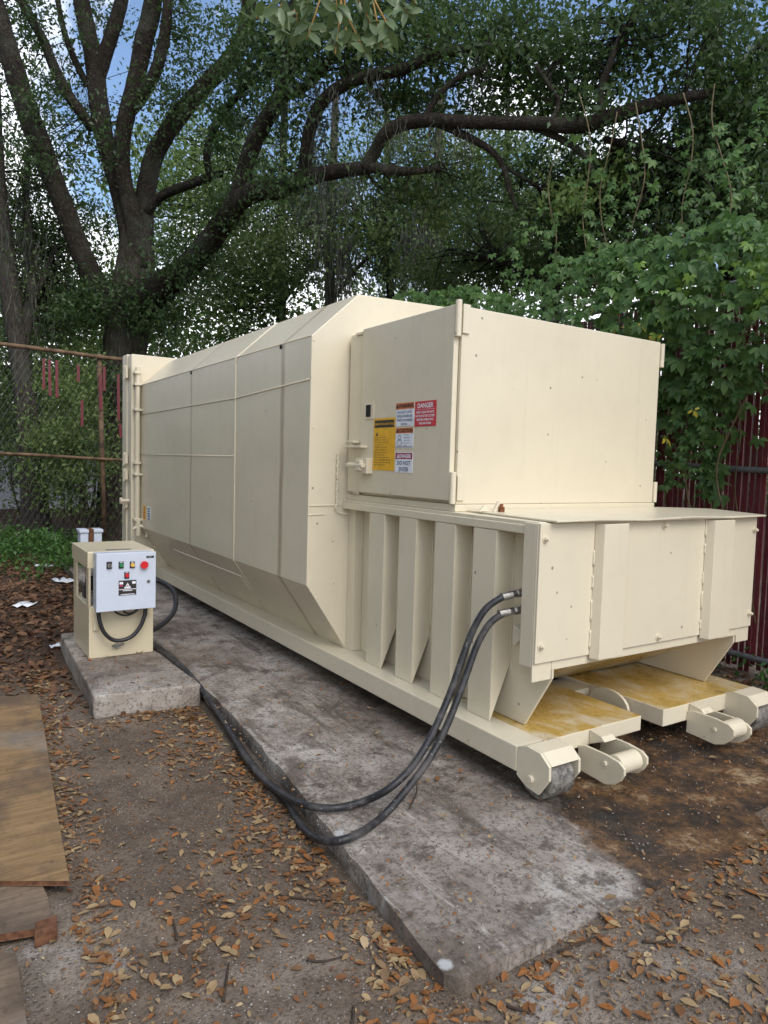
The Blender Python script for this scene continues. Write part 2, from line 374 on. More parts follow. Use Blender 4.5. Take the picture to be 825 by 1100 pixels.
gx, gy = axis(-.6, 6.2, .045, 260), axis(.6, 7.5, .045, 260)
GX, GY = np.meshgrid(gx, gy); GV = np.stack([GX, GY, gh(GX, GY)], -1).reshape(-1, 3)
nx, ny = len(gx), len(gy); I = np.arange(nx*ny).reshape(ny, nx)
GF = np.stack([I[:-1, :-1], I[:-1, 1:], I[1:, 1:], I[1:, :-1]], -1).reshape(-1, 4)
tag(arrays('ground', GV, GF, M['ground'], smooth=True), kind='structure')

# concrete slab: wobbling, chipped rim
ed = [(1.47,1.636),(1.40,1.642),(1.366,1.675),(1.412,2.06),(1.478,2.62),(1.545,3.25),(1.60,3.9),(1.635,4.5),(1.66,6.0),(1.70,11.0),(5.0,11.0),(5.02,1.6),(2.27,1.615)]
rim = []
for i, p in enumerate(ed):
    q = ed[(i+1) % len(ed)]; L = math.dist(p, q); n = max(1, int(L/.07)) if (p[0] < 2.3 or p[1] < 1.7) else 1
    for k in range(n):
        t = k/n; w = .006 if 0 < k else .003
        rim.append((p[0]+(q[0]-p[0])*t+random.uniform(-w, w), p[1]+(q[1]-p[1])*t+random.uniform(-w, w)))
sb = bmesh.new(); tv = [sb.verts.new((x, y, 0)) for x, y in rim]; top = sb.faces.new(tv)
if top.normal.z < 0: top.normal_flip()
r = bmesh.ops.inset_region(sb, faces=[top], thickness=.012, use_even_offset=False)
for v in tv: v.co.z = -.007-random.random()*.009
bt = [sb.verts.new((v.co.x-.004, v.co.y, -.22)) for v in tv]
for i in range(len(tv)):
    j = (i+1) % len(tv); sb.faces.new((tv[i], tv[j], bt[j], bt[i]))
bmesh.ops.recalc_face_normals(sb, faces=sb.faces[:])
me = bpy.data.meshes.new('concrete_slab'); sb.to_mesh(me); sb.free(); me.materials.append(M['slab'])
so = bpy.data.objects.new('concrete_slab', me); COL.objects.link(so); tag(so, kind='structure')

pd = MB()
pp = [(.905,4.76),(1.2,4.72),(1.585,4.685),(1.60,6.55),(.985,6.60),(.94,5.6)]
pd.prism(pp, 'z', -.2, .05)
tag(pd.build('concrete_pad', M['pad'], bevel=.014, seg=3), 'small grey concrete pad under the cream power unit beside the larger slab', 'concrete pad')

# ---------------------------------------------------------------- the compactor
TC = empty('trash_compactor', (3.49, 5.8, 0), 'large cream self-contained trash compactor container standing on the concrete slab', 'trash compactor')
CX = 3.49
def mir(x): return 2*CX-x
p_, s_, st_ = M['paint'], M['side'], M['stain']
oct_ = [(2.60,.225),(2.269,.72),(2.269,2.467),(2.634,2.80),(3.49,2.822),(mir(2.634),2.80),(mir(2.269),2.467),(mir(2.269),.72),(mir(2.60),.225)]
body = MB().prism(oct_, 'y', 4.47, 9.12).build('container_body', s_, TC, bevel=.006)
def part(name, fn, m=p_, parent=TC, bevel=.003, **k):
    b = MB(); fn(b); return b.build(name, m, parent, bevel=bevel, **k)
# raised weld seams over the shell
def seam(pts, r=.0065): part('weld_seam', lambda b: b.tube(pts, r, 6, spline=0), parent=body, bevel=0, smooth=True)
seam([(2.60,5.88,.232),(2.269,5.88,.72),(2.267,5.88,2.467),(2.634,5.88,2.80),(3.49,5.88,2.824)], .008)
seam([(2.268,4.475,2.168),(2.268,5.87,2.12),(2.268,9.1,2.11)]); seam([(2.268,5.89,1.623),(2.268,9.1,1.62)], .0055)
seam([(2.2695,4.48,2.467),(2.2695,9.1,2.467)], .005)  # bead added along the shoulder to imitate its bright edge highlight
part('patch_plate', lambda b: b.add([(2.372,5.95,.563),(2.372,8.0,.563),(2.49,8.0,.386),(2.49,5.95,.386),(2.368,5.95,.556),(2.368,8.0,.556),(2.486,8.0,.379),(2.486,5.95,.379)],
     [(0,1,2,3),(7,6,5,4),(0,4,5,1),(1,5,6,2),(2,6,7,3),(3,7,4,0)]), parent=body, bevel=0)
for y in (4.97, 7.10):
    part('drain_hole', lambda b: b.cyl((2.262,y,2.445), (2.275,y,2.445), .016, 10), M['dark'], body, 0)
for z, y1 in ((1.285, 4.467), (1.22, 4.467)):
    x1 = 2.62 if z > 1.25 else 2.40
    part('weld_seam', lambda b: b.tube([(2.275,y1,z),(x1,y1,z+.005)], .0045, 6, spline=0), parent=body, bevel=0)
# floor rails
for x0, x1, z1 in ((2.437, 2.615, .228), (4.33, 4.487, .2195), (2.6155, 2.70, .2275)):
    part('floor_rail' if x1 != 2.70 else 'floor_plate', lambda b: b.box(x0, x1, 2.49 if x1 != 2.70 else 3.305, 9.3 if x1 != 2.70 else 4.6, .10, z1), bevel=.006)
# rear frame and tailgate
part('rear_frame', lambda b: b.box(2.165, mir(2.165), 9.1, 9.27, .26, 2.845), bevel=.008)
tg = part('tailgate', lambda b: b.box(2.15, mir(2.15), 9.285, 9.50, .28, 2.86), bevel=.008)
for z, h in ((2.56, .14), (1.50, .12), (1.30, .12), (.95, .06)):
    part('hinge', lambda b: (b.box(2.122, 2.152, 9.21, 9.36, z, z+h), b.cyl((2.13,9.275,z-.02), (2.13,9.275,z+h+.02), .02, 12)))
part('tailgate_knob', lambda b: (b.cyl((2.16,9.18,1.04), (2.06,9.18,1.04), .022, 12), b.cyl((2.075,9.18,1.04), (2.05,9.18,1.04), .04, 12)))
hp = part('hinge_pole', lambda b: (b.cyl((2.225,9.035,.74), (2.225,9.035,2.68), .03, 16), b.cyl((2.30,9.06,.78), (2.30,9.06,2.12), .014, 10)), bevel=0)
for z in (2.60, 2.46, 2.15, 1.50, 1.36, .80):
    w = .06 if z in (2.60, 2.46, 1.50) else .16
    part('pole_bracket', lambda b: b.box(2.18, 2.20+w, 8.99, 9.10, z, z+.028), parent=hp)
part('ratchet_binder', lambda b: (b.tube([(2.16,8.97,.70),(2.25,8.95,.74),(2.42,8.93,.66)], .02, 8), b.cyl((2.22,8.96,.62), (2.22,8.96,.80), .028, 10),
     b.cyl((2.32,8.95,.60), (2.34,8.94,.76), .022, 10), b.box(2.36, 2.46, 8.9, 8.98, .58, .66)), bevel=.004)
part('tie_plate', lambda b: b.prism([(2.43,.225),(2.43,.60),(2.60,.225)], 'y', 9.0, 9.08))

# hopper walls (taper to the floor at the front), flanges, ribs
for s in (1, -1):
    X = (lambda x: x) if s == 1 else mir
    def bx(b, x0, x1, *r): b.box(min(X(x0), X(x1)), max(X(x0), X(x1)), *r)
    part('hopper_wall', lambda b: b.prism([(2.685,.2285),(2.505,.528),(2.505,1.262),(4.468,1.262),(4.468,.2285)], 'x', X(2.675), X(2.69)))
    part('top_flange', lambda b: bx(b, 2.542, 2.70, 2.60, 4.467, 1.2635, 1.312), bevel=.006)
    part('wall_plate', lambda b: bx(b, 2.60, 2.674, 4.38, 4.467, .2285, 1.262))
    for y0 in (3.905, 3.545, 3.165, 2.815):
        y1 = y0+.19; x0, x1 = 2.545, 2.674
        V = [(x0,y0,.229),(x0,y1,.229),(x0,y1,1.2625),(x0,y0,1.2625),(x1,y0,.50),(x1,y1,.50),(x1,y1,1.2625),(x1,y0,1.2625)]
        V = [(X(a), b_, c) for a, b_, c in V]
        t = .008
        def rib(b):
            b.box(min(X(x0),X(x0+t)), max(X(x0),X(x0+t)), y0, y1, .229, 1.2625)
            b.prism([(x0+t,.235),(x0+t,1.2625),(x1,1.2625),(x1,.52)], 'y', y0, y0+t) if s == 1 else b.prism([(X(x0+t),.235),(X(x0+t),1.2625),(X(x1),1.2625),(X(x1),.52)], 'y', y0, y0+t)
            bx(b, x0+t, x1, y1-t, y1, .24, 1.2625)
        part('rib', rib, bevel=.004)
    part('front_post', lambda b: (bx(b, 2.532, 2.665, 2.501, 2.515, .528, 1.325), bx(b, 2.532, 2.546, 2.515, 2.60, .60, 1.325)), bevel=.004)
    part('hose_bracket' if s == 1 else 'side_gusset', lambda b: b.prism([(2.60,.745),(2.70,.775),(2.70,.66)], 'x', X(2.58), X(2.672)))
# deck, charge box, access door
part('deck_plate', lambda b: b.box(2.551, mir(2.551), 2.516, 4.468, 1.3125, 1.330), bevel=.003)
lid = MB(); lp = [(2.60,2.445),(2.9,2.43),(3.3,2.445),(3.7,2.435),(4.1,2.44),(4.47,2.445),(4.72,2.95),(4.72,3.0),(4.45,3.20),(2.66,3.20)]
lid.prism(lp, 'z', 1.3325, 1.342)
for i in (1, 2, 3, 4):                                   # slightly buckled front lip
    for k in (i, i+len(lp)):
        x, y, z = lid.v[k]; lid.v[k] = (x, y, z+(.006 if i % 2 else -.004))
lid.build('deck_lid', p_, TC, bevel=.002)
part('box_sill', lambda b: b.box(2.575, 4.39, 3.21, 4.467, 1.3305, 1.372), bevel=.004)
cb = part('charge_box', lambda b: b.box(2.592, 4.385, 3.225, 4.468, 1.373, 2.505), bevel=.005)
part('door_stop', lambda b: (b.box(2.565, 2.59, 4.262, 4.44, 1.39, 2.48), b.box(2.555, 2.59, 4.26, 4.36, 2.481, 2.50)))
ad = part('access_door', lambda b: (b.box(2.551, 2.588, 3.245, 4.255, 1.392, 2.513)), bevel=.006)
for z0, z1 in ((2.33, 2.535), (1.375, 1.56)):
    part('door_hinge', lambda b: (b.cyl((2.565,3.228,z0), (2.565,3.228,z1), .019, 14), b.box(2.5895, 2.64, 3.212, 3.2245, z0+.02, z1-.02)), parent=ad)
    part('box_hinge', lambda b: (b.cyl((4.402,3.222,z0), (4.402,3.222,z1-.04), .016, 12)))
part('inspection_slot', lambda b: (b.box(2.544, 2.5505, 4.075, 4.19, 1.893, 2.005)), parent=ad)
part('slot_opening', lambda b: (b.box(2.5405, 2.5435, 4.115, 4.172, 1.91, 1.99)), M['dark'], ad, 0)
part('door_latch', lambda b: (b.box(2.50, 2.5505, 4.08, 4.22, 1.525, 1.63), b.cyl((2.485,4.10,1.58), (2.485,4.30,1.58), .018, 12), b.box(2.47, 2.50, 4.12, 4.18, 1.545, 1.615)), bevel=.004)
part('latch_rod', lambda b: (b.box(2.50, 2.56, 4.16, 4.40, 1.70, 1.715), b.box(2.50, 2.56, 4.27, 4.38, 1.735, 1.75)))
part('latch_gusset', lambda b: b.add([(2.585,4.455,1.66),(2.56,4.26,1.373),(2.56,4.40,1.373),(2.60,4.466,1.373),(2.60,4.466,1.66)], [(0,1,2,3,4)]), bevel=0)
ch = MB()
for k in range(13):
    z = 1.665-k*.028; ch.tube([(2.487+.006*(k % 2), 4.452, z), (2.487-.006*(k % 2), 4.448, z-.016), (2.487+.006*(k % 2), 4.452, z-.03)], .007, 6)
ch.tube([(2.487,4.45,1.30),(2.478,4.45,1.27),(2.51,4.45,1.235),(2.585,4.44,1.225)], .006, 6)
ch.build('safety_chain', p_, TC)
for x, y, h in ((2.66, 3.06, .035), (2.74, 3.03, .062)):
    part('lifting_lug', lambda b: b.prism([(x-.04,1.343),(x+.04,1.343),(x,1.343+h)], 'y', y-.012, y+.012), [p_], bevel=.003)
part('lug_bolt', lambda b: (b.cyl((2.745,3.005,1.343), (2.745,3.005,1.372), .018, 6), b.cyl((2.745,3.005,1.372), (2.745,3.005,1.388), .009, 8)), M['rust'], bevel=0)
# front panel
fp = part('front_panel', lambda b: b.box(2.534, 4.446, 2.488, 2.500, .625, 1.326), bevel=.003)
for x0, x1 in ((2.925, 3.135), (3.895, 4.12)):
    part('stiffener', lambda b: b.prism([(x0,2.487),(x0+.022,2.437),(x1,2.437),(x1,2.487)], 'z', .605, 1.318), parent=fp, bevel=.004)
for x, z in ((2.568,1.25),(2.568,.712),(3.50,1.296),(3.50,.658),(4.418,1.245),(4.418,.71)):
    part('bolt', lambda b: (b.cyl((x,2.488,z), (x,2.484,z), .021, 16), b.cyl((x,2.484,z), (x,2.470,z), .0135, 6), b.cyl((x,2.470,z), (x,2.462,z), .008, 10)), parent=fp, bevel=.001)
part('lower_lip', lambda b: b.box(2.667, mir(2.667), 2.501, 2.512, .575, .64))
part('sloped_chute', lambda b: b.prism([(2.514,.60),(2.514,.612),(3.20,.245),(3.20,.232)], 'x', 2.692, mir(2.692)), st_)
for x0 in (2.925, 3.895, 3.135, 4.12):                  # lumpy stitch welds down the stiffeners
    z = .66
    while z < 1.24:
        L = random.uniform(.05, .12); part('weld_bead', lambda b: b.tube([(x0+random.uniform(-.002,.002), 2.486, z+L*q/5) for q in range(6)], .0062, 6, spline=0, jit=.3), parent=fp, bevel=0, smooth=True); z += L+random.uniform(.03, .12)
for y0 in (3.905, 3.545, 3.165, 2.815):
    part('weld_bead', lambda b: b.tube([(2.672, y0-.003, .56+q*.045+random.uniform(-.006,.006)) for q in range(15)], .0065, 6, spline=0, jit=.35), bevel=0, smooth=True)
# floor decks either side of the hook pocket
def deck(x0, x1, z0, z1):
    o = part('floor_deck', lambda b: b.box(x0, x1, 2.476, 3.3, z0, z1), [p_, st_], bevel=.005)
    for f in o.data.polygons: f.material_index = 1 if f.normal.z > .5 else 0
deck(2.617, 3.375, .140, .2255); deck(3.575, 4.488, .122, .2245)
part('cross_member', lambda b: b.box(3.376, 3.574, 3.02, 3.25, .08, .20))
part('hook_plate', lambda b: b.prism([(3.0,.10)]+[(2.84+.15*math.cos(a), .15+.10*math.sin(a)) for a in np.linspace(math.pi*.05, math.pi*.95, 12)]+[(2.69,.10)], 'x', 3.535, 3.555), bevel=.003)
# front wheels with brackets, guide rollers
CW = 3.425
wp = [(2.488,.228),(2.424,.252),(2.335,.247),(2.274,.200),(2.272,.135),(2.338,.042),(2.42,.050),(2.488,.085)]
rp = [(2.475,.155),(2.433,.170),(2.30,.170),(2.215,.160),(2.182,.138),(2.180,.105),(2.20,.07),(2.235,.038),(2.29,.018),(2.475,.03)]
for s in (1, -1):
    X = (lambda x: x) if s == 1 else (lambda x: 2*CW-x)
    br = part('wheel_bracket', lambda b: (b.prism(wp, 'x', X(2.440), X(2.456)), b.prism(wp, 'x', X(2.640), X(2.655)),
        b.prism([(2.43,.240),(2.43,.2525),(2.334,.2475),(2.272,.201),(2.262,.208),(2.270,.190),(2.33,.236)][:4]+[(2.281,.196),(2.336,.236)], 'x', X(2.457), X(2.639))), bevel=.003)
    wh = part('wheel', lambda b: b.tube([(X(2.468),2.385,.106),(X(2.472),2.385,.106),(X(2.625),2.385,.106),(X(2.630),2.385,.106)], [.097,.104,.104,.097], 36, spline=0), M['wheel'], bevel=0, smooth=False)
    part('axle', lambda b: b.cyl((X(2.425),2.388,.102), (X(2.45),2.388,.102), .02, 16), parent=br, bevel=.003)
    part('roller_bracket', lambda b: b.prism(rp, 'x', X(2.862), X(2.878)), bevel=.003)
    part('roller_bracket', lambda b: (b.prism([(y, z+.022) for y, z in rp], 'x', X(3.035), X(3.05)),
        b.prism([(2.474,.145),(2.474,.225),(2.395,.212),(2.37,.19),(2.40,.18)], 'x', X(2.945), X(3.036))), bevel=.003)
    part('guide_roller', lambda b: (b.cyl((X(2.880),2.252,.128), (X(3.033),2.252,.128), .052, 28), b.cyl((X(2.85),2.295,.125), (X(3.06),2.295,.125), .013, 10)), bevel=.003)

# decals on the access door
UX, UZ = (0,-1,0), (0,0,1)
def decal(name, y0, y1, z0, z1, mats, fn, label, parent=ad, x=2.549):
    b = MB(); b.box(x-.0008, x+.0015, y1, y0, z0, z1); fn(b, x-.0024, y0, y1, z0, z1); o = b.build(name, mats, parent); o['label'] = label; return o
def bar(b, x, y0, y1, z0, z1, mi): b.add([(x+.0006,y0,z0),(x+.0006,y1,z0),(x+.0006,y1,z1),(x+.0006,y0,z1)], [(0,1,2,3)], mi)
def d_yellow(b, x, y0, y1, z0, z1):
    bar(b, x, y0-.012, y1+.012, z1-.062, z1-.014, 1); b.text('COMPACTOR SAFETY RULES', (x, (y0+y1)/2, z1-.046), .0205, UX, UZ, 0, bold=.0004)
    b.add([(x,y0-.03,z1-.115),(x,y0-.058,z1-.115),(x,y0-.044,z1-.088)], [(0,1,2)], 1)
    k = 0; z = z1-.13
    while z > z0+.02:
        w = random.uniform(.55, .95); b.text('OPERATE ONLY AS TRAINED  KEEP HANDS CLEAR'[:int(38*w)], (x, y0-.015, z), .0105, UX, UZ, 1, 'LEFT'); z -= .0165; k += 1
decal('safety_rules_decal', 4.076, 3.818, 1.551, 1.895, [M['sty'], M['stk']], d_yellow, 'tall yellow safety rules decal with black header bar')
def d_warn(b, x, y0, y1, z0, z1):
    bar(b, x, y0, y1, z1-.04, z1, 1); yc = (y0+y1)/2; b.text('\u25b2WARNING', (x-.0004, yc, z1-.031), .033, UX, UZ, 2, bold=.0012)
    for i, l in enumerate(('DO NOT LOAD', 'OPERATE BEFORE', 'WASTE IS PUSHED', 'IN FULL')): b.text(l, (x, yc, z1-.066-i*.025), .0215, UX, UZ, 3, bold=.0004)
decal('warning_decal', 3.814, 3.614, 1.836, 1.982, [M['white'], M['sto'], M['stk'], M['stb']], d_warn, 'white decal with orange warning header and blue lettering')
def d_dang(b, x, y0, y1, z0, z1):
    yc = (y0+y1)/2; b.text('DANGER', (x, yc, z1-.040), .040, UX, UZ, 1, bold=.001)
    bar(b, x, y0-.012, y1+.012, z1-.050, z1-.0485, 1)
    for i, l in enumerate(('KEEP CLEAR OF GATE', 'GATE MUST BE CLOSED', 'BEFORE OPERATING', 'THIS MACHINE')): b.text(l, (x, yc, z1-.073-i*.0225), .0185, UX, UZ, 1, bold=.0006)
decal('danger_decal', 3.604, 3.388, 1.829, 1.981, [M['str'], M['white']], d_dang, 'red danger decal with white lettering about the gate')
def d_caut(b, x, y0, y1, z0, z1):
    yc = (y0+y1)/2; bar(b, x, y0, y1, z1-.034, z1, 1); b.text('\u25b2CAUTION', (x-.0004, yc, z1-.028), .032, UX, UZ, 2, bold=.0012)
    for cz, r in ((z1-.062, .02), (z1-.092, .026)):
        ring = [(x, y0-.045+r*math.cos(a), cz+r*math.sin(a)*.8) for a in np.linspace(0, 2*math.pi, 15)]; b.tube(ring, .0012, 4, 3, spline=0)
    for i, l in enumerate(('STAY BACK', 'PINCH POINT', 'KEEP HANDS', 'AND ARMS', 'AWAY')): b.text(l, (x, y1+.10, z1-.05-i*.0165), .012, UX, UZ, 3, 'LEFT')
    bar(b, x, y0-.006, y1+.006, z0+.006, z0+.010, 2)
decal('caution_decal', 3.808, 3.614, 1.697, 1.825, [M['white'], M['sto'], M['stk'], M['stb']], d_caut, 'white decal with orange caution header and line drawing')
def d_enter(b, x, y0, y1, z0, z1):
    yc = (y0+y1)/2; bar(b, x, y0-.004, y1+.004, z1-.042, z1-.004, 1); b.text('\u25b2DANGER', (x-.0004, yc, z1-.034), .031, UX, UZ, 0, bold=.001)
    b.text('DO NOT', (x, yc, z1-.079), .036, UX, UZ, 2, bold=.0006); b.text('ENTER', (x, yc, z1-.119), .036, UX, UZ, 2, bold=.0006)
decal('do_not_enter_decal', 3.806, 3.613, 1.543, 1.671, [M['white'], M['stp'], M['stb']], d_enter, 'white decal reading do not enter under a crimson danger header')
def d_side(b, x, y0, y1, z0, z1):
    for i in range(5): bar(b, x, y0-.02, y1+.02, z1-.035-i*.03, z1-.02-i*.03, 1)
decal('yellow_side_decal', 8.92, 8.80, .83, 1.0, [M['sty'], M['str']], d_side, 'small yellow decal at the tailgate end', body, 2.267)
decal('white_side_decal', 8.72, 8.58, .84, 1.0, [M['white'], M['stb']], d_side, 'small white and blue decal at the tailgate end', body, 2.267)

# ---------------------------------------------------------------- power unit
PU = empty('power_unit', (1.28, 5.97, .05), 'cream hydraulic power unit with grey control box standing on the small concrete pad', 'power unit')
u_ = M['unit']
part('base_cabinet', lambda b: b.box(1.04, 1.52, 5.65, 6.30, .051, .452), u_, PU, .005)
for x0, x1 in ((1.04, 1.056), (1.504, 1.52)): part('rear_post', lambda b: b.box(x0, x1, 6.17, 6.30, .453, .739), u_, PU, .003)
for x0, x1 in ((1.04, 1.056), (1.504, 1.52)): part('front_post', lambda b: b.box(x0, x1, 5.665, 5.76, .453, .739), u_, PU, .003)
hood = part('hood', lambda b: b.box(1.032, 1.528, 5.662, 6.33, .74, .868), u_, PU, .006)
part('hood_plate', lambda b: b.box(1.18, 1.36, 5.70, 5.76, .8683, .8705), M['steelg'], hood, 0)
part('motor', lambda b: (b.cyl((1.14,5.98,.60), (1.43,5.98,.60), .085, 20), b.box(1.2, 1.36, 5.9, 6.06, .453, .55), b.cyl((1.08,5.98,.585), (1.14,5.98,.585), .05, 14), b.box(1.07,1.2,6.0,6.1,.453,.56)), M['black'], PU, .006)
part('hydraulic_valve', lambda b: (b.box(1.062, 1.09, 5.70, 5.80, .453, .53), b.cyl((1.075,5.73,.53), (1.075,5.73,.56), .014, 8)), M['steelg'], PU, .003)
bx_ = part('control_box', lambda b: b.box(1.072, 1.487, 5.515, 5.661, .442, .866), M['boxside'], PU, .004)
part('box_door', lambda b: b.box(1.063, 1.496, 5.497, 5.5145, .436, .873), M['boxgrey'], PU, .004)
bd = bpy.data.objects['box_door']
part('mounting_strap', lambda b: b.box(1.068, 1.104, 5.63, 5.649, .27, .435), u_, PU, .003)
part('mounting_strap', lambda b: b.box(1.46, 1.49, 5.63, 5.649, .36, .435), u_, PU, .003)
yf = 5.4965
part('selector_switch', lambda b: (b.box(1.134, 1.172, yf-.006, yf, .758, .812, 0), b.cyl((1.153,yf-.006,.782), (1.153,yf-.028,.782), .015, 16, 1), b.box(1.150,1.156,yf-.034,yf-.0282,.768,.796,0)), [M['stk'], M['steelg']], bd, .001)
def button(name, x, z, m, r=.0145, plate='stk', label=None):
    o = part(name, lambda b: (b.box(x-.018, x+.018, yf-.005, yf, z-.026, z+.026, 1), b.cyl((x,yf-.005,z), (x,yf-.02,z), r, 18, 0), b.box(x-.011,x+.011,yf-.0062,yf-.0051,z+.018,z+.022,2)), [m, M[plate], M['white']], bd, .001)
    if label: o['label'] = label
button('push_button', 1.238, .782, M['green'], label='green push button'); button('push_button', 1.319, .780, M['yellow'], label='amber push button')
button('push_button', 1.279, .703, M['red'], label='red push button below the row')
part('emergency_stop', lambda b: (b.cyl((1.404,yf,.777), (1.404,yf-.012,.777), .02, 18), b.cyl((1.404,yf-.012,.777), (1.404,yf-.03,.777), .029, 20), b.box(1.40,1.408,yf-.004,yf,.742,.752)), M['red'], bd, .003)
def nameplate(b):
    b.box(1.221, 1.349, yf-.003, yf, .552, .664, 0); x = yf-.0042
    def rect(x0, x1, z0, z1, mi): b.add([(x0,x,z0),(x1,x,z0),(x1,x,z1),(x0,x,z1)], [(0,1,2,3)], mi)
    rect(1.226, 1.252, .636, .654, 1); rect(1.318, 1.344, .636, .654, 1); rect(1.224, 1.346, .594, .599, 1); rect(1.262, 1.308, .603, .616, 1)
    b.add([(1.270,x,.618),(1.300,x,.618),(1.285,x,.646)], [(0,1,2)], 1); b.add([(1.279,x-.001,.621),(1.291,x-.001,.621),(1.285,x-.001,.634)], [(0,1,2)], 2)
    rect(1.25, 1.32, .584, .589, 1); rect(1.235, 1.335, .556, .561, 1); rect(1.226, 1.252, .619, .634, 2)
part('nameplate', nameplate, [M['stk'], M['white'], M['stp']], bd, 0)
part('maker_tag', lambda b: (b.box(1.424, 1.480, yf-.002, yf, .826, .842, 0), b.box(1.440, 1.462, yf-.0032, yf-.0021, .829, .839, 1)), [M['stk'], M['steelg']], bd, 0)
part('door_lock', lambda b: (b.cyl((1.440,yf,.646), (1.440,yf-.006,.646), .013, 16, 0), b.box(1.4375,1.4425,yf-.0072,yf-.0061,.638,.654,1)), [M['steelg'], M['stk']], bd, 0)
part('conduit_loop', lambda b: b.tube([(1.094,5.57,.44),(1.098,5.57,.37),(1.13,5.57,.27),(1.19,5.57,.205),(1.26,5.57,.19),(1.34,5.57,.215),(1.40,5.57,.285),(1.432,5.57,.37),(1.437,5.57,.44)], .0155, 10), M['black'], PU, 0, smooth=True)
for a, bq, lo in ((1.20, 1.40, .375), (1.26, 1.39, .39)):
    part('cable', lambda b: b.tube([(a,5.59,.44),(a+.03,5.59,.40),((a+bq)/2,5.59,lo),(bq-.03,5.59,.40),(bq,5.59,.44)], .007, 8), M['black'], PU, 0, smooth=True)
part('drain_plug', lambda b: (b.cyl((1.24,5.65,.135), (1.24,5.625,.135), .022, 8), b.cyl((1.255,5.635,.14), (1.29,5.62,.15), .01, 8), b.cyl((1.21,5.64,.14), (1.225,5.62,.13), .009, 8)), M['steelg'], PU, .002)

# ---------------------------------------------------------------- hydraulic hoses
def hose(fit, air, gnd, label):
    pts = [np.array(fit)]+[on(u, v, 'y', Y) for u, v, Y in air]+[on(u, v, 'z', z) for u, v, z in gnd]
    root = empty('hydraulic_hose', [float(q) for q in pts[len(air)+2]], label, 'hose', 'hydraulic hoses from the compactor')
    MB().tube(pts, .0175, 12, spline=6).build('hose_jacket', M['hose'], root, smooth=True)
    a, b2 = pts[0], pts[1]; d = (b2-a)/np.linalg.norm(b2-a); f = MB()
    f.cyl(a-d*.03, a+d*.015, .021, 6); f.cyl(a+d*.015, a+d*.04, .017, 14); f.cyl(a+d*.04, a+d*.10, .0205, 14); f.cyl(a-d*.06, a-d*.03, .024, 14)
    f.build('hose_fitting', M['steelg'], root)
    k = len(air)+3
    return root
hose((2.545,2.635,.957), [(541,641,2.65),(522,654,2.68),(508,677,2.70),(497,706,2.70),(486,738,2.69),(472,772,2.67),(457,802,2.65),(438,829,2.64),(415,849,2.65)],
     [(390,861,.02),(360,868,.02),(333,866,.012),(312,858,-.02),(290,843,-.045),(268,819,-.05),(248,787,-.045),(228,756,-.02),(211,733,.03),(195,715,.067),(180,702,.068),(167,693,.068),(155,686,.068)], 'black hydraulic hose from the upper fitting, the shorter curve lying across the slab edge')
hose((2.545,2.645,.865), [(543,658,2.66),(526,670,2.68),(512,694,2.70),(502,722,2.69),(491,752,2.67),(478,784,2.65),(460,817,2.63),(437,848,2.61),(410,878,2.60)],
     [(382,897,.018),(357,904,.0),(337,899,-.06),(322,884,-.075),(312,866,-.07),(301,851,-.075),(283,835,-.075),(262,808,-.075),(243,778,-.07),(223,748,-.05),(205,727,.03),(190,712,.068),(176,701,.069),(163,694,.069),(150,690,.069)], 'black hydraulic hose from the lower fitting, the longer curve drooping onto the leaves')
cp = [on(u, v, 'y', Y) for u, v, Y in ((150,683,5.9),(164,677,6.0),(175,670,6.08),(185,660,6.15),(189,648,6.25),(187,636,6.35),(179,628,6.5),(170,624,6.6),(163,622,6.6))]
cp = [np.array([p[0], p[1], max(p[2], .075)]) for p in cp]
tag(MB().tube(cp, .022, 12, spline=5).build('power_cable', M['black'], smooth=True), 'thick black cable loop standing up between the power unit and the compactor', 'cable')

# small grey utility box behind the power unit
UB = empty('utility_box', (1.49, 8.04, -.1), 'small pale grey utility box with brown strip behind the power unit', 'utility box')
part('post', lambda b: b.box(1.45, 1.54, 8.0, 8.08, -.14, .60), M['galv'], UB, .004)
part('housing', lambda b: (b.box(1.385, 1.465, 7.98, 8.14, .60, .79), b.box(1.52, 1.60, 7.98, 8.14, .60, .79)), M['boxgrey'], UB, .006)
part('cover', lambda b: (b.box(1.372, 1.468, 7.965, 8.15, .775, .81), b.box(1.517, 1.612, 7.965, 8.15, .775, .81)), M['boxgrey'], UB, .006)
part('brown_strip', lambda b: b.box(1.469, 1.516, 7.975, 8.12, .58, .815), M['plyedge'], UB, .004)

# ---------------------------------------------------------------- boards
def board(name, pts, z0, z1, mats, label, tilt=0):
    b = MB(); n = len(pts); t = [(x, y, z1+tilt*(i in (0,))) for i, (x, y) in enumerate(pts)]; q = [(x, y, z0+tilt*(i in (0,))) for i, (x, y) in enumerate(pts)]
    b.add(t+q, [tuple(range(n))], 0); b.f[-1] = tuple(range(n)); b.add(t+q, [(i, (i+1) % n, (i+1) % n+n, i+n) for i in range(n)]+[tuple(range(2*n-1, n-1, -1))], 1)
    me_ = b.build(name, mats, bevel=.003); return tag(me_, label, 'board', 'weathered boards on the ground')
board('plywood_sheet', [(.452,2.835),(.50,3.5),(.575,4.4),(.637,5.235),(-.60,5.55),(-.78,3.45),(-.1,3.16)], -.052, -.034, [M['ply'], M['plyedge']], 'large warm brown plywood sheet lying on the ground, the biggest of the weathered boards')
board('wooden_plank', [(.36,2.62),(.372,2.80),(.36,2.98),(-.5,3.25),(-.62,2.90),(.05,2.70)], -.082, -.056, [M['plank'], M['plyedge']], 'short grey plank with split orange end just under the plywood sheet edge')
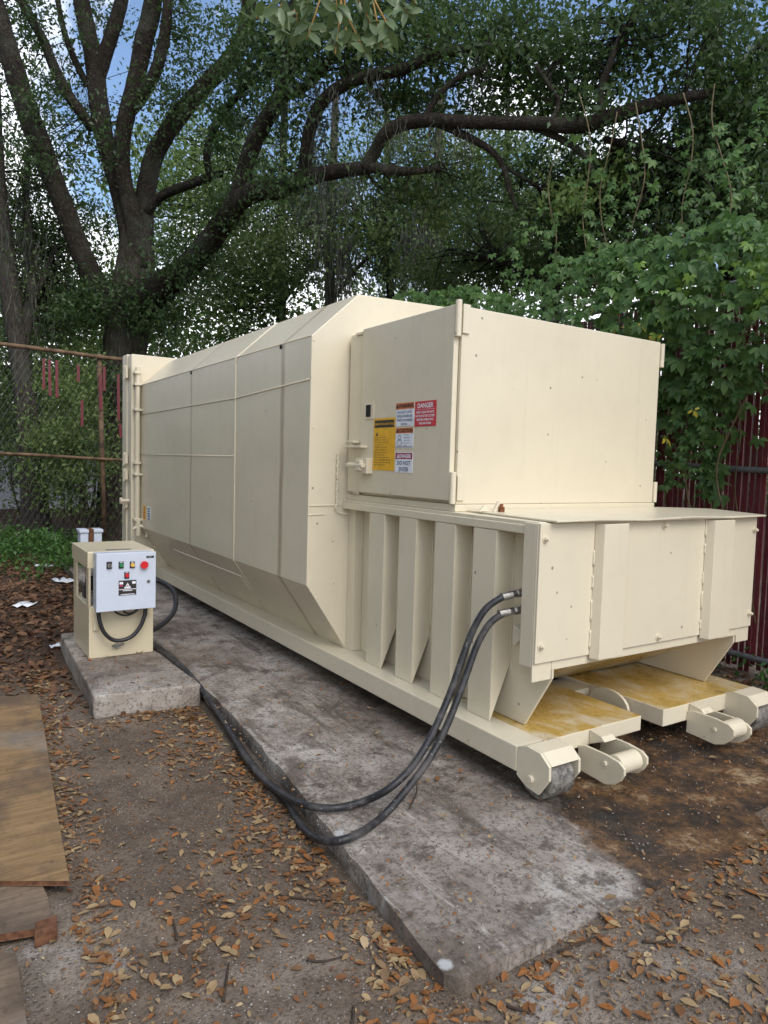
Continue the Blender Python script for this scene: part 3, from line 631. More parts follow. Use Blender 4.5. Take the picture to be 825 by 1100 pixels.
board('wooden_plank', [(.235,2.10),(.24,2.56),(.10,2.66),(-.6,2.86),(-.7,2.2),(.0,1.85),(.2,1.80)], -.098, -.075, [M['plank'], M['plank']], 'dull brown plank nearest the camera at the bottom left corner')
sp = MB(); sp.prism([(.30,2.585),(.375,2.60),(.385,2.68),(.31,2.67)], 'z', -.10, -.055)
tag(sp.build('wood_offcut', M['plyedge'], bevel=.004), 'small splintered wood offcut at the corner of the grey plank', 'wood scrap')

# ---------------------------------------------------------------- leaf makers
def unit(v): return v/(np.linalg.norm(v, axis=-1, keepdims=True)+1e-9)
def leaf_quads(C, N, D, L, W, fold=.25):
    """C centres, N normals, D long axes, L/W sizes -> folded rhombus per leaf"""
    D = unit(D); S = unit(np.cross(N, D)); N2 = np.cross(D, S); L = L[:, None]; W = W[:, None]
    base = C-D*L*.5; tip = C+D*L*.5; l = C-S*W*.5+N2*W*fold-D*L*.05; r_ = C+S*W*.5+N2*W*fold-D*L*.05
    V = np.stack([base, r_, tip, l], 1).reshape(-1, 3); return V, np.arange(len(V)).reshape(-1, 4)
def rand_dir(n): return unit(rng.normal(size=(n, 3)))
def crown_leaves(centres, per, spread, L, droop=.3):
    n = len(centres)*per; C = np.repeat(centres, per, 0)+rng.normal(size=(n, 3))*np.repeat(spread, per)[:, None]*np.array([1, 1, .6])
    N = unit(rand_dir(n)*.9+np.array([0, 0, .75])); D = unit(np.cross(N, rand_dir(n))+np.array([0, 0, -droop]))
    ln = L*rng.uniform(.65, 1.35, n); return leaf_quads(C, N, D, ln, ln*rng.uniform(.38, .6, n))
def blobs(*rows):
    """each row: u, v, half width, half height, depth, half depth, clusters -> cluster centres in space"""
    out = []
    for u, v, du, dv, d, dd, n in rows:
        q = rng.normal(size=(n, 3)); q = q/np.linalg.norm(q, axis=1, keepdims=True)*rng.uniform(0, 1, (n, 1))**.4
        for a in q: out.append(at(u+a[0]*du, v+a[1]*dv, d+a[2]*dd))
    return np.array(out)
def twigs(centres, limbs, r=.012, frac=.6, maxlen=2.6):
    """thin branchlets from the nearest limb point to leaf clusters"""
    b = MB(); Lp = np.array(limbs)
    for c in centres:
        if random.random() > frac: continue
        d = np.linalg.norm(Lp-c, axis=1); k = int(np.argmin(d+rng.uniform(0, .5, len(d))))
        a = Lp[k]; e = c-a; L = np.linalg.norm(e)
        if L > maxlen: a = c-e/L*maxlen*.8; L = maxlen*.8
        m = (a+c)/2+rng.normal(size=3)*.12*L+np.array([0, 0, .08*L])
        b.tube([a, m, c], [r*1.4, r, r*.35], 4, spline=3, cap=False)
    return b
def moss_mesh(anchors, lens, strands=26, w=.012, spread=.16):
    V = []; 
    for a, L in zip(anchors, lens):
        n = strands
        for k in range(n):
            p = np.array(a)+rng.normal(size=3)*np.array([spread, spread, .06]); l = L*rng.uniform(.35, 1.1); seg = 7
            ang = rng.uniform(0, 6.28); s = np.array([math.cos(ang), math.sin(ang), 0]); prev = p; ph = rng.uniform(0, 6)
            for i in range(seg):
                q = p+np.array([.035*math.sin(ph+i*1.3), .035*math.cos(ph+i*1.1), 0])*(1+i*.2)-np.array([0, 0, l*(i+1)/seg])
                ww = w*(1-.75*i/seg)*rng.uniform(.5, 1.5); w2 = w*(1-.75*(i+1)/seg)
                V += [prev-s*ww, prev+s*ww, q+s*w2, q-s*w2]; prev = q
    V = np.array(V); return V, np.arange(len(V)).reshape(-1, 4)
def limb_pts(path, n=5):
    P = np.array([p for p in path]); out = []
    for a, b in zip(P[:-1], P[1:]):
        for k in range(n): out.append(a+(b-a)*k/n)
    return out
def limbs_from(rows):
    """rows of (u, v, depth, width in picture units) -> space path and radii"""
    return [at(u, v, d) for u, v, d, w in rows], [w*.45*d/FPX for u, v, d, w in rows]

# ---------------------------------------------------------------- the live oak behind the compactor
OAK = empty('oak_tree', [float(q) for q in at(128, 578, 14.6)], 'big spreading live oak with dark limbs reaching over the compactor from behind its left end', 'tree')
def add_limb(b, rows, n=14, jit=.05):
    P, rr = limbs_from(rows); b.tube(P, rr, n, spline=5, jit=jit); return limb_pts(P)
tr = MB(); LP = []
LP += add_limb(tr, [(128,592,14.6,66),(128,565,14.6,54),(129,500,14.6,48),(131,430,14.6,46),(135,370,14.6,50),(141,320,14.6,52),(146,280,14.6,42),(146,245,14.6,34)], 22)
LM = MB()
limb_rows = [
 [(128,350,14.6,34),(112,322,14.5,29),(94,288,14.3,26),(77,245,14.1,24),(62,205,13.9,24),(45,160,13.7,26),(28,115,13.5,26),(12,65,13.3,24),(-2,15,13.2,22),(-20,-50,13,18)],
 [(146,290,14.6,30),(138,240,14.6,26),(126,195,14.6,23),(113,152,14.6,22),(106,110,14.6,23),(101,65,14.6,22),(92,25,14.6,20),(84,-20,14.6,19),(76,-80,14.6,15)],
 [(104,85,14.6,18),(114,55,14.5,17),(124,25,14.4,16),(133,-10,14.3,15),(142,-60,14.2,12)],
 [(100,140,14.6,12),(88,122,14.4,13),(72,100,14.3,13),(58,72,14.2,12),(46,42,14.1,11),(30,14,14,11),(14,-20,13.9,9)],
 [(94,92,14.6,8),(82,68,14.5,8),(70,38,14.4,7),(62,0,14.3,6),(58,-40,14.2,5)],
 [(150,290,14.5,28),(143,235,14.4,22),(133,195,14.4,20),(131,160,14.3,19),(136,125,14.2,20),(145,90,14.1,20),(153,52,14,22),(162,15,13.9,22),(172,-40,13.8,18)],
 [(140,118,14.2,17),(156,98,14,15),(168,74,13.8,14),(176,44,13.7,14),(180,10,13.6,12),(184,-40,13.5,10)],
 [(156,300,14.6,26),(155,255,14.6,22),(156,215,14.6,23),(164,172,14.5,22),(180,142,14.3,21),(200,115,14.1,21),(222,90,13.9,20),(245,66,13.7,20),(262,38,13.5,19),(268,0,13.3,18),(272,-50,13,15)],
 [(158,228,14.5,10),(172,212,14.3,11),(190,203,14.1,11),(208,197,13.9,10),(226,190,13.7,10),(240,186,13.6,7)],
 [(226,190,13.7,9),(222,170,13.5,9),(226,148,13.3,9),(238,125,13.1,9),(254,104,12.9,8),(272,84,12.8,7)],
 [(144,330,14.5,46),(170,312,14.1,38),(196,292,13.6,30),(220,266,13.1,28),(241,238,12.6,27),(256,216,12.2,26),(276,206,11.9,23),(302,203,11.6,22),(322,194,11.3,21),(346,187,11,18),(372,183,10.7,16),(396,180,10.4,15)],
 [(396,180,10.4,13),(420,183,10.2,12),(445,184,10.1,9),(474,181,10,5)],
 [(256,214,12.2,24),(263,186,12,21),(270,160,11.8,20),(284,132,11.6,20),(300,106,11.4,20),(310,72,11.2,21),(316,36,11,21),(322,-10,10.8,20),(330,-60,10.6,16)],
 [(326,193,11.3,17),(329,165,11.1,16),(334,135,10.9,15),(346,110,10.7,15),(366,93,10.5,15),(395,82,10.3,14),(428,76,10.1,13),(470,60,9.9,11),(520,50,9.6,9),(560,60,9.4,6)],
 [(392,181,10.4,14),(402,164,10.3,15),(412,146,10.1,15),(430,134,10,16),(460,129,9.8,16),(500,131,9.6,15),(540,132,9.4,15),(580,133,9.2,16),(620,135,9,18),(655,126,8.9,18),(700,112,8.8,15),(760,100,8.7,11)],
 [(470,132,9.8,10),(500,146,9.7,9),(525,160,9.6,8),(540,178,9.6,7),(548,206,9.6,6),(556,226,9.7,4)],
 [(540,178,9.6,5),(560,190,9.7,4),(585,205,9.8,3)],
 [(300,106,11.4,12),(330,92,11.0,10),(350,70,10.8,9),(372,40,10.6,8),(398,10,10.4,7),(420,-30,10.2,5)],
 [(648,128,8.9,12),(645,100,8.9,9),(654,72,8.9,8),(664,44,8.9,7),(680,18,8.9,6),(698,-8,8.9,5)],
 [(560,132,9.3,8),(600,148,9.2,8),(630,170,9.1,7),(640,200,9.1,5)],
 [(455,130,9.8,8),(470,104,9.7,7),(492,84,9.6,7),(520,74,9.5,6)],
 [(590,133,9.2,7),(600,112,9.2,6),(590,92,9.1,5),(575,70,9.1,4)],
]
for rws in limb_rows:
    (u0, v0, d0, w0), (u1, v1, d1, w1) = rws[-2:]
    if v1 < 0:                                           # limbs carry on, thinning, above the view
        k = 110/max(20, v0-v1); rws += [(u1+(u1-u0)*k*.8+14, v1-100, d1-.2, w1*.7), (u1+(u1-u0)*k*1.7-6, v1-210, d1-.3, w1*.4), (u1+(u1-u0)*k*2.4+10, v1-300, d1-.4, w1*.12)]
    LP += add_limb(LM, rws, 12)
tr.build('trunk', M['bark'], OAK, smooth=True); LM.build('limbs', M['barkl'], OAK, smooth=True)
oc = blobs((20,-140,110,120,13.6,1.6,56),(150,-190,110,130,13.6,1.6,60),(300,-170,130,120,12,1.6,60),(480,-150,140,100,11,1.4,50),(680,-120,140,90,10,1.2,40),(20,70,45,75,14.2,.8,26),(62,120,60,70,14.8,.9,30),(40,20,60,40,14.2,.8,20),(110,20,45,30,14.9,.6,8),(60,215,40,70,15,.6,26),(205,40,50,45,13.9,.7,18),(195,100,40,35,14.1,.6,14),
  (215,20,40,30,13.9,.7,12),(255,110,30,55,12.8,.8,34),(290,40,50,50,11.8,1.,70),(355,40,70,50,11,1.,80),(430,35,80,45,10.6,1.,70),(510,40,90,50,10.2,1.,60),(600,40,80,50,9.8,.9,46),
  (430,105,80,25,10.6,.5,26),(560,95,100,35,10.1,.6,40),(640,100,60,50,9.6,.5,36),(480,205,90,40,10.6,.6,22),(590,205,70,45,10.2,.5,22),(140,325,75,34,13.9,.7,46),(200,285,40,34,13.3,.6,26),(90,335,40,40,14.3,.7,30),(128,420,26,60,14.1,.4,14),(165,345,40,25,14,.5,18),
  (245,225,26,26,12.5,.4,18),(100,250,30,40,14.8,.4,10),(330,140,45,40,11.6,.4,18),(238,150,22,40,13.3,.4,12),(40,140,30,60,13.2,.3,16),(110,150,30,60,14,.3,10),(165,110,30,50,13.6,.3,10),(300,190,50,25,11,.3,12),(310,90,30,50,10.6,.3,9),(650,112,40,16,8.6,.3,5),(740,10,80,35,8.8,.8,40),(690,50,50,40,9.3,.6,18))
V, F = crown_leaves(oc, 50, rng.uniform(.12, .32, len(oc)), .092); arrays('crown', V, F, M['oakleaf'], OAK)
twigs(oc, LP, .011, .6).build('twigs', M['bark3'], OAK)['kind'] = 'stuff'
am, al = [], []
for u, v, d, L in ((333,75,11,1.0),(340,90,10.9,1.3),(338,130,10.9,1.2),(325,195,11.3,.9),(345,190,11,.7),(300,110,11.3,.8),(270,160,11.8,.6),(360,95,10.5,.9),(405,80,10.2,1.0),(430,135,10,.8),(470,132,9.8,.7),(500,134,9.6,.6),(60,60,14.2,.9),(90,90,14.5,.8),(350,185,11,1.3),(200,300,13.5,.5),(380,182,10.6,.8),(520,62,9.6,.7)):
    am.append(at(u, v, d)); al.append(L)
V, F = moss_mesh(am, al, 26, .006, .10); arrays('hanging_moss', V, F, M['moss'], OAK)

# ---------------------------------------------------------------- other trees
GRP = 'trees standing behind the fences'
def tree(rows, extra, bl, leaf, L, per, label, bk='bark2', moss=(), spread=(.25, .6), name='woodland_tree', tw=.014, fr=.35):
    root = empty(name, [float(q) for q in at(rows[0][0], rows[0][1], rows[0][2])], label, 'tree', GRP)
    b = MB(); lp = add_limb(b, rows, 12)
    for e in extra: lp += add_limb(b, e, 8)
    b.build('trunk', M[bk], root, smooth=True)
    c = blobs(*bl); V, F = crown_leaves(c, per, rng.uniform(spread[0], spread[1], len(c)), L); arrays('crown', V, F, M[leaf], root)
    twigs(c, lp, tw, fr, 4).build('twigs', M['bark3'], root)['kind'] = 'stuff'
    if moss:
        V, F = moss_mesh([at(u, v, d) for u, v, d, l in moss], [l for u, v, d, l in moss], 40, .014, .28); arrays('hanging_moss', V, F, M['moss'], root)
    return root
tree([(40,580,14.2,36),(36,520,14.2,30),(30,450,14.2,25),(22,390,14.2,22),(12,320,14.2,22),(4,260,14.3,20),(-2,200,14.4,18),(-6,120,14.6,16),(-8,30,14.8,12)],
     [[(22,385,14.2,14),(32,330,14.4,12),(34,280,14.6,10),(28,220,14.8,8),(30,160,15,6)], [(18,350,14.2,9),(46,300,14.6,7),(60,262,14.8,5)]],
     [(25,290,50,60,15.4,1,90),(10,200,45,70,15.4,1,80),(75,320,45,60,15.8,1,80),(15,400,30,70,15.2,.8,40),(60,240,40,50,15.8,.8,40)], 'woodleaf', .085, 60, 'leaning grey-barked tree behind the left fence draped in moss', 'bark2',
     [(10,200,14.6,1.6),(30,250,14.6,1.8),(50,270,14.9,1.8),(20,300,14.4,1.6),(65,300,15,1.4),(40,330,14.6,1.3),(5,250,14.4,2)])
bg = [
 (352,20,12,[(200,190,55,75,22,2,90),(160,240,40,60,23,2,50),(250,180,55,55,22,2,80)],'lightleaf','slim moss-hung trunk with foliage coloured pale as if sunlit left of the container top'),  # sun on this crown comes from the pale leaf colour
 (418,21,10,[(300,250,70,60,20,2,90),(350,210,70,60,21,2,60),(400,260,60,50,20,2,50)],'woodleaf','thin dark trunk showing above the container roof ridge'),
 (465,18.5,15,[(440,170,75,60,20,2,70),(470,260,60,60,19,2,60),(510,200,60,50,19,2,50)],'woodleaf','grey mossy trunk directly above the charge box corner'),
 (541,20,9,[(560,250,60,50,19,2,70),(600,200,60,60,19,2,60),(540,160,60,50,20,2,40)],'woodleaf','narrow trunk among dark leaves right of the mossy trunk'),
 (300,24,12,[(280,290,60,40,22,2,90),(230,310,50,40,22,2,70)],'woodleaf','low leafy tree behind the middle of the container'),
]
for i, (u, d, w, bl, lf, lab) in enumerate(bg):
    x = random.uniform(-6, 6)
    tree([(u,575-(d-14)*3.2,d,w*1.5),(u,450,d,w*1.15),(u+2,340,d,w),(u+x*.5,260,d,w*.9),(u+x,180,d,w*.8),(u+x*1.5,90,d,w*.6)],
         [[(u,330,d,w*.5),(u+30,290,d-.5,w*.4),(u+60,262,d-1,w*.25)], [(u+1,280,d,w*.5),(u-28,235,d+.5,w*.35),(u-50,205,d+1,w*.2)]], bl, lf, .12, 70, lab, 'bark2' if i in (0, 2) else 'bark3',
         [(u+random.uniform(-22, 22), random.uniform(195, 265), d-.6, random.uniform(1.2, 2.8)) for _ in range(9 if i in (0, 1, 2) else 4)], (.35, .8), tw=.02)
# trees beyond the right-hand fence
tree([(800,560,10.5,40),(795,430,10.5,32),(788,320,10.4,28),(778,220,10.2,26),(772,130,10,24),(765,40,9.8,20),(760,-40,9.6,16)],
     [[(778,220,10.2,16),(735,180,9.8,13),(690,160,9.5,11),(650,150,9.3,8)], [(772,130,10,14),(815,70,9.6,12),(850,10,9.4,9)], [(785,290,10.3,12),(835,220,10,9),(870,170,9.8,7)]],
     [(790,140,65,50,9.8,.9,110),(720,190,80,45,10,.8,110),(800,215,70,40,9.2,.8,100),(650,215,60,40,10.6,.8,66),(760,70,80,40,9.4,.8,40),(850,100,60,90,9,.8,50),(700,262,70,24,9.6,.6,40)], 'oakleaf', .092, 54,
     'dark dense oak rising behind the creeper on the right fence', 'bark3', spread=(.18, .42), name='oak_tree', fr=.5)
tree([(588,520,11.5,30),(590,400,11.5,26),(592,320,11.5,22),(600,260,11.4,18),(604,200,11.3,12)], [[(592,320,11.5,14),(560,290,11.5,10),(520,276,11.6,7)]],
     [(580,285,80,35,12.4,.8,80),(500,295,70,30,13.4,.8,60),(640,285,70,35,11.4,.8,70),(540,240,60,40,12.8,.8,40)], 'woodleaf', .085, 60, 'short dark tree between the charge box top and the creeper', 'bark3', spread=(.2, .45))
sprays = blobs((450,205,22,18,10.8,.4,10),(612,215,26,20,9.2,.4,12),(470,232,16,14,11,.4,6),(655,190,24,16,9.4,.4,8),(585,120,24,16,9.6,.4,6),(440,110,20,16,10.9,.4,6),(245,245,18,20,13.4,.4,8))
V, F = crown_leaves(sprays, 34, rng.uniform(.08, .2, len(sprays)), .10, .5); arrays('lime_foliage', V, F, M['lightleaf'], OAK)  # lime sprays that brighten patches of the dark canopy
# understory shrubs behind the left fence
def shrub(u, v, d, w, h, n, leaf, label):
    base = at(u, v, d); root = empty('shrub', [float(base[0]), float(base[1]), float(gh(base[0], base[1]))], label, 'shrub', 'shrubs along the left fence')
    c = blobs((u, v-h*.55, w, h*.5, d, .9, n)); V, F = crown_leaves(c, 55, rng.uniform(.14, .34, n), .085); arrays('foliage', V, F, M[leaf], root)
    st = MB()
    for k in range(7):
        e = c[random.randrange(n)]; b0 = np.array(root.location)+np.array([random.uniform(-.2, .2), random.uniform(-.2, .2), -.05])
        st.tube([b0, (b0+e)/2+rng.normal(size=3)*.12, e], [.022, .016, .006], 5, spline=3)
    st.build('stems', M['twig'], root)
shrub(75, 570, 13.6, 42, 165, 120, 'lightleaf', 'leafy shrub behind the left fence between the leaning tree and the oak')
shrub(95, 430+150, 14.2, 30, 210, 80, 'lightleaf', 'tall narrow shrub climbing in front of the oak trunk foot')
shrub(20, 560, 15.5, 40, 170, 80, 'woodleaf', 'dark shrub far left behind the leaning tree')
shrub(170, 575, 17, 36, 250, 70, 'woodleaf', 'tall dense shrub behind the tailgate of the container')

# far woods: one mass nobody could count
wd = []
for k in range(1350):
    a = rng.uniform(-1.25, 1.35); d = rng.uniform(24, 44); zc = rng.uniform(.3, 8.5)*rng.uniform(.45, 1)
    if a < -.55: zc *= .9
    wd.append((d*math.sin(a+YAW), d*math.cos(a+YAW), zc))
for k in range(200):
    a = rng.uniform(-.52, .62); d = rng.uniform(24, 36); wd.append((d*math.sin(a+YAW), d*math.cos(a+YAW), rng.uniform(3, 12.5)*(1 if a > -.36 else .6)))
for k in range(620):                                     # unseen clusters added round the left, blocking sky light on the compactor's side
    wd.append((rng.uniform(-15, -6), rng.uniform(-2, 22), rng.uniform(.3, 11.5)))
wd = np.array(wd); V, F = crown_leaves(wd, 85, rng.uniform(.6, 1.3, len(wd)), .26); tag(arrays('background_woods', V, F, M['woodleaf']), 'mass of far green woodland filling the gaps behind the trees, with an unseen light-blocking stretch at left', 'woods', kind='stuff')

sun_ = []  # woods in the pale leaf, whose colour imitates sunshine
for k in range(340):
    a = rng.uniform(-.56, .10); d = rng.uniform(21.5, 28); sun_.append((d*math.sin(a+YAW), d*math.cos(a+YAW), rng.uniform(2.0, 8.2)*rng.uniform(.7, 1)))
sun_ = np.array(sun_); V, F = crown_leaves(sun_, 80, rng.uniform(.4, .9, len(sun_)), .17); tag(arrays('sun_tinted_woods', V, F, M['lightleaf']), 'paler edge of the woodland behind the container, sunlight put into its leaf colour', 'woods', kind='stuff')
# pale shed seen through the left trees
SH = empty('shed', (3.6, 24, 0), 'pale grey shed wall glimpsed low through the left trees', 'shed')
part('wall', lambda b: b.box(-.5, 6.2, 24, 27, -.1, 2.3), M['shed'], SH, .01)
part('roof', lambda b: b.prism([(23.7,2.301),(28.3-1,2.301),(25.5,3.1)], 'x', -.7, 6.4), M['galv'], SH, .01)

# ---------------------------------------------------------------- left fence (rusty pipes, few red slats)
LF = empty('chain_link_fence', (1.0, 13, 0), 'rusty chain-link fence with a few red slats left behind the container', 'fence')
FY = 13.0
for z, r in ((3.30, .035), (1.56, .028)): part('rail', lambda b: b.tube([(-5.5,FY,z+.03),(-2,FY,z-.01),(1.0,FY,z+.02),(3.1,FY,z-.04),(6.0,FY,z)], r, 10), M['rustpipe'], LF, 0, smooth=True)
for x, lean in ((-4.6, .02), (-1.1, -.03), (2.62, .05), (5.6, 0)): part('post', lambda b: b.cyl((x+lean,FY+.06,-.1), (x-lean,FY+.06,3.32), .042, 12), M['rustpipe'], LF, 0, smooth=True)
for u, v0, v1 in ((47,385,418),(53,386,425),(61,387,427),(84,392,410),(88,430,458),(108,402,440),(112,394,420),(127,402,452),(129,455,470)):
    a, c = on(u, v0, 'y', FY-.03), on(u+random.uniform(-.5, 1), v1, 'y', FY-.03); dx = c[0]-a[0]
    part('slat', lambda b: b.add([(a[0]-.022+(dx if k > 3 else 0)+(.044 if k % 4 in (1, 2) else 0), FY-.035+(.008 if k % 4 > 1 else 0), a[2] if k < 4 else c[2]) for k in range(8)], [(0,1,2,3),(7,6,5,4),(0,4,5,1),(1,5,6,2),(2,6,7,3),(3,7,4,0)]), M['slat'], LF, 0)
ww = MB()
for k in range(-40, 110):
    for sgn in (1, -1):
        x0 = -5+k*.1; x1 = x0+sgn*3.3*.55; lo, hi = 0.02, 3.28
        if -5.4 < x0 < 6 and -5.4 < x1 < 6: ww.tube([(x0,FY+.02*sgn*.2,lo), (x1,FY+.02*sgn*.2,hi)], .0013, 3, spline=0, cap=False)
ww.build('wire_mesh', M['galv'], LF)['kind'] = 'stuff'

# ---------------------------------------------------------------- right fence with maroon slats, creeper
RF = empty('slat_fence', (5.62, 5, 0), 'tall chain-link fence filled with maroon slats along the right side', 'fence')
FX = 5.62; sl = MB(); y = -1.5
while y < 12:
    w = random.uniform(.036, .046); ln = random.uniform(-.006, .006); z0 = random.uniform(-.02, .06)
    if random.random() > .03:
        z1 = 3.1+random.uniform(-.08, .04); dx = random.uniform(-.008, .008)
        sl.add([(FX+dx,y,z0),(FX+dx+.004,y+w,z0),(FX+dx+.004,y+w+ln,z1),(FX+dx,y+ln,z1),(FX+dx+.012,y,z0),(FX+dx+.012,y+w,z0),(FX+dx+.012,y+w+ln,z1),(FX+dx+.012,y+ln,z1)],
               [(0,1,2,3),(7,6,5,4),(0,4,5,1),(1,5,6,2),(2,6,7,3),(3,7,4,0)])
    y += w+random.uniform(.004, .016)
o = sl.build('slats', M['slat'], RF); o['kind'] = 'stuff'
for z, sag in ((1.62, .05), (3.14, 0), (.12, .02)):
    part('rail', lambda b: b.tube([(FX-.045,-1.5,z-sag),(FX-.05,2.8,z),(FX-.045,5,z+sag),(FX-.045,12,z)], .026, 12), M['galv'], RF, 0, smooth=True)
for y in (-.8, 1.9, 4.65, 7.4, 10.2): part('post', lambda b: b.cyl((FX+.06,y,-.1), (FX+.06,y,3.2), .04, 12), M['galv'], RF, 0, smooth=True)
wr = MB()
for k in range(-30, 150):
    for sgn in (1, -1):
        y0 = k*.08; y1 = y0+sgn*1.75
        if -1.5 < y0 < 9 and -1.5 < y1 < 9: wr.tube([(FX-.012-.002*sgn,y0,.05), (FX-.012-.002*sgn,y1,3.12)], .0009, 3, spline=0, cap=False)
wr.build('wire_mesh', M['rustpipe'], RF)['kind'] = 'stuff'

def leaflet_arrays(C, N, D, L, W):
    """pointed oval leaflet folded along the midrib: 9 vertices, 8 triangles"""
    D = unit(D); S = unit(np.cross(N, D)); N2 = np.cross(D, S); L = L[:, None]; W = W[:, None]
    def p(t, s, h): return C+D*L*t+S*W*s+N2*W*h
    P = [p(0,0,0), p(.28,.42,.10), p(.62,.42,.06), p(1,0,-.25), p(.62,-.42,.06), p(.28,-.42,.10), p(.28,0,-.02), p(.62,0,-.06)]
    V = np.stack(P, 1).reshape(-1, 3); n = len(C); o = (np.arange(n)*8)[:, None]
    tri = np.array([[0,1,6],[1,2,7],[1,7,6],[2,3,7],[3,4,7],[4,5,6],[4,6,7],[5,0,6]])
    return V, (o[:, :, None]+tri[None]).reshape(-1, 3)
def palmate(C, N, D, L, k=5):
    """compound creeper leaves"""
    n = len(C); D = unit(D-N*np.sum(N*D, 1, keepdims=True)); S = np.cross(N, D); VV = []; 
    CC, NN, DD, LL = [], [], [], []
    for j, a in enumerate(np.linspace(-1.45, 1.45, k)):
        dj = unit(D*math.cos(a)+S*math.sin(a)-N*.22); CC.append(C+dj*.008); DD.append(dj); NN.append(unit(N+rng.normal(size=(n, 3))*.14)); LL.append(L*(1-.30*abs(a)/1.45))
    C2, N2, D2, L2 = map(np.concatenate, (CC, NN, DD, LL)); return leaflet_arrays(C2, N2, D2, L2, L2*.50)
VN = empty('creeper_vine', (5.45, 4.5, 0), 'lush five-leaved creeper draped over the top of the maroon slat fence', 'vine')
def vine_cloud(n, y0, y1, zf, xf, keep):
    out = []
    while len(out) < n:
        y = random.uniform(y0, y1); z = zf(y); x = xf(y, z)
        if keep(y, z): out.append((x, y, z))
    return np.array(out)
def bulge(y, z): return 5.50-(.50*math.exp(-((z-2.85)/.75)**2)+.06)*random.random()**.7-(.05*math.sin(3*y)+.05)*(z > 2)
def low(y): return 1.86+.34*math.sin(2.3*y+.6)+.22*math.sin(5.1*y)-(.55 if y < 3.5 else 0)*max(0, math.sin(4.0*y))**2
def keep(y, z):
    top = 3.46+.045*(y-2)+.12*math.sin(1.7*y+1)+.07*math.sin(4.1*y)
    if z > top: return False
    l = low(y); return z > l or random.random() < .10*math.exp(-(l-z)*1.2)
vc = vine_cloud(6200, .8, 10.5, lambda y: random.uniform(.25, 4.0), bulge, keep)
def leafdirs(n): 
    N = unit(np.array([-.62, -.42, .55])+rng.normal(size=(n, 3))*.38); D = unit(np.array([-.25, -.1, -.9])+rng.normal(size=(n, 3))*.45); return N, D
N, D = leafdirs(len(vc)); V, F = palmate(vc, N, D, rng.uniform(.05, .112, len(vc))*(1+.25*np.sin(vc[:, 1]*2.1))); arrays('foliage', V, F, M['vineleaf'], VN)
lc = np.array([on(random.gauss(812, 16), random.gauss(292, 20), 'x', random.uniform(4.95, 5.2)) for _ in range(46)]+[on(random.gauss(720, 45), random.gauss(318, 22), 'x', random.uniform(5.0, 5.2)) for _ in range(26)])
N, D = leafdirs(len(lc)); V, F = palmate(lc, N, D, rng.uniform(.05, .09, len(lc))); arrays('lime_foliage', V, F, M['vinelime'], VN)
yc = np.array([on(u, v, 'x', 5.0) for u, v in ((665,352),(705,366),(745,440),(714,470),(690,347),(640,330))])
N, D = leafdirs(len(yc)); V, F = palmate(yc, N, D, rng.uniform(.06, .10, len(yc)), 3); arrays('yellow_leaves', V, F, M['vineyel'], VN)
# small-leaved strand in the middle of the curtain
sc_ = np.array([on(735+18*math.sin(t*4)+random.gauss(0, 13), 330+t*190+random.gauss(0, 6), 'x', random.uniform(5.1, 5.35)) for t in np.linspace(0, 1, 190)])
N, D = leafdirs(len(sc_)); V, F = palmate(sc_, N, D, rng.uniform(.045, .075, len(sc_))); arrays('small_foliage', V, F, M['vineleaf'], VN)
st_c = []
for u0, u1, v0, v1 in ((622,640,150,318),(655,648,190,322),(690,676,150,312),(735,742,140,300),(770,782,130,280),(600,585,215,318),(560,552,240,312),(812,806,110,262)):
    for q in np.linspace(0, 1, 34): st_c.append(on(u0+(u1-u0)*q+8*math.sin(q*7+u0)+random.gauss(0, 9), v0+(v1-v0)*q+random.gauss(0, 4), 'x', 5.75+.2*math.sin(u0)+random.gauss(0, .06)))
st_c = np.array(st_c); N, D = leafdirs(len(st_c)); V, F = palmate(st_c, N, D, rng.uniform(.05, .10, len(st_c))); arrays('climbing_foliage', V, F, M['vineleaf'], VN)
vs = MB()
for u0, u1, v0, v1 in ((622,640,100,318),(655,648,120,322),(690,676,110,312),(735,742,100,300),(770,782,90,280),(600,585,160,318)):
    vs.tube([on(u0+(u1-u0)*q+8*math.sin(q*7+u0), v0+(v1-v0)*q, 'x', 5.75+.2*math.sin(u0)) for q in np.linspace(0, 1, 6)], .006, 5, spline=4)
for k in range(34):
    y = random.uniform(1.5, 8); z0 = random.uniform(0, 1.6); p = [(FX-.06-random.random()*.1, y, z0)]
    for j in range(4): y += random.uniform(-.25, .25); z0 += random.uniform(.3, .6); p.append((FX-.07-random.random()*.15, y, z0))
    vs.tube(p, [.008,.007,.006,.005,.004], 5, spline=4)
for pth in ([(700,262),(672,293),(640,305),(612,303)], [(780,560),(770,500),(800,430),(820,380)], [(735,480),(745,430),(790,385),(805,340)], [(735,500),(738,530),(742,548)]):
    vs.tube([on(u, v, 'x', 5.28) for u, v in pth], .008, 5, spline=5)
vs.build('stems', M['vinestem'], VN, smooth=True)

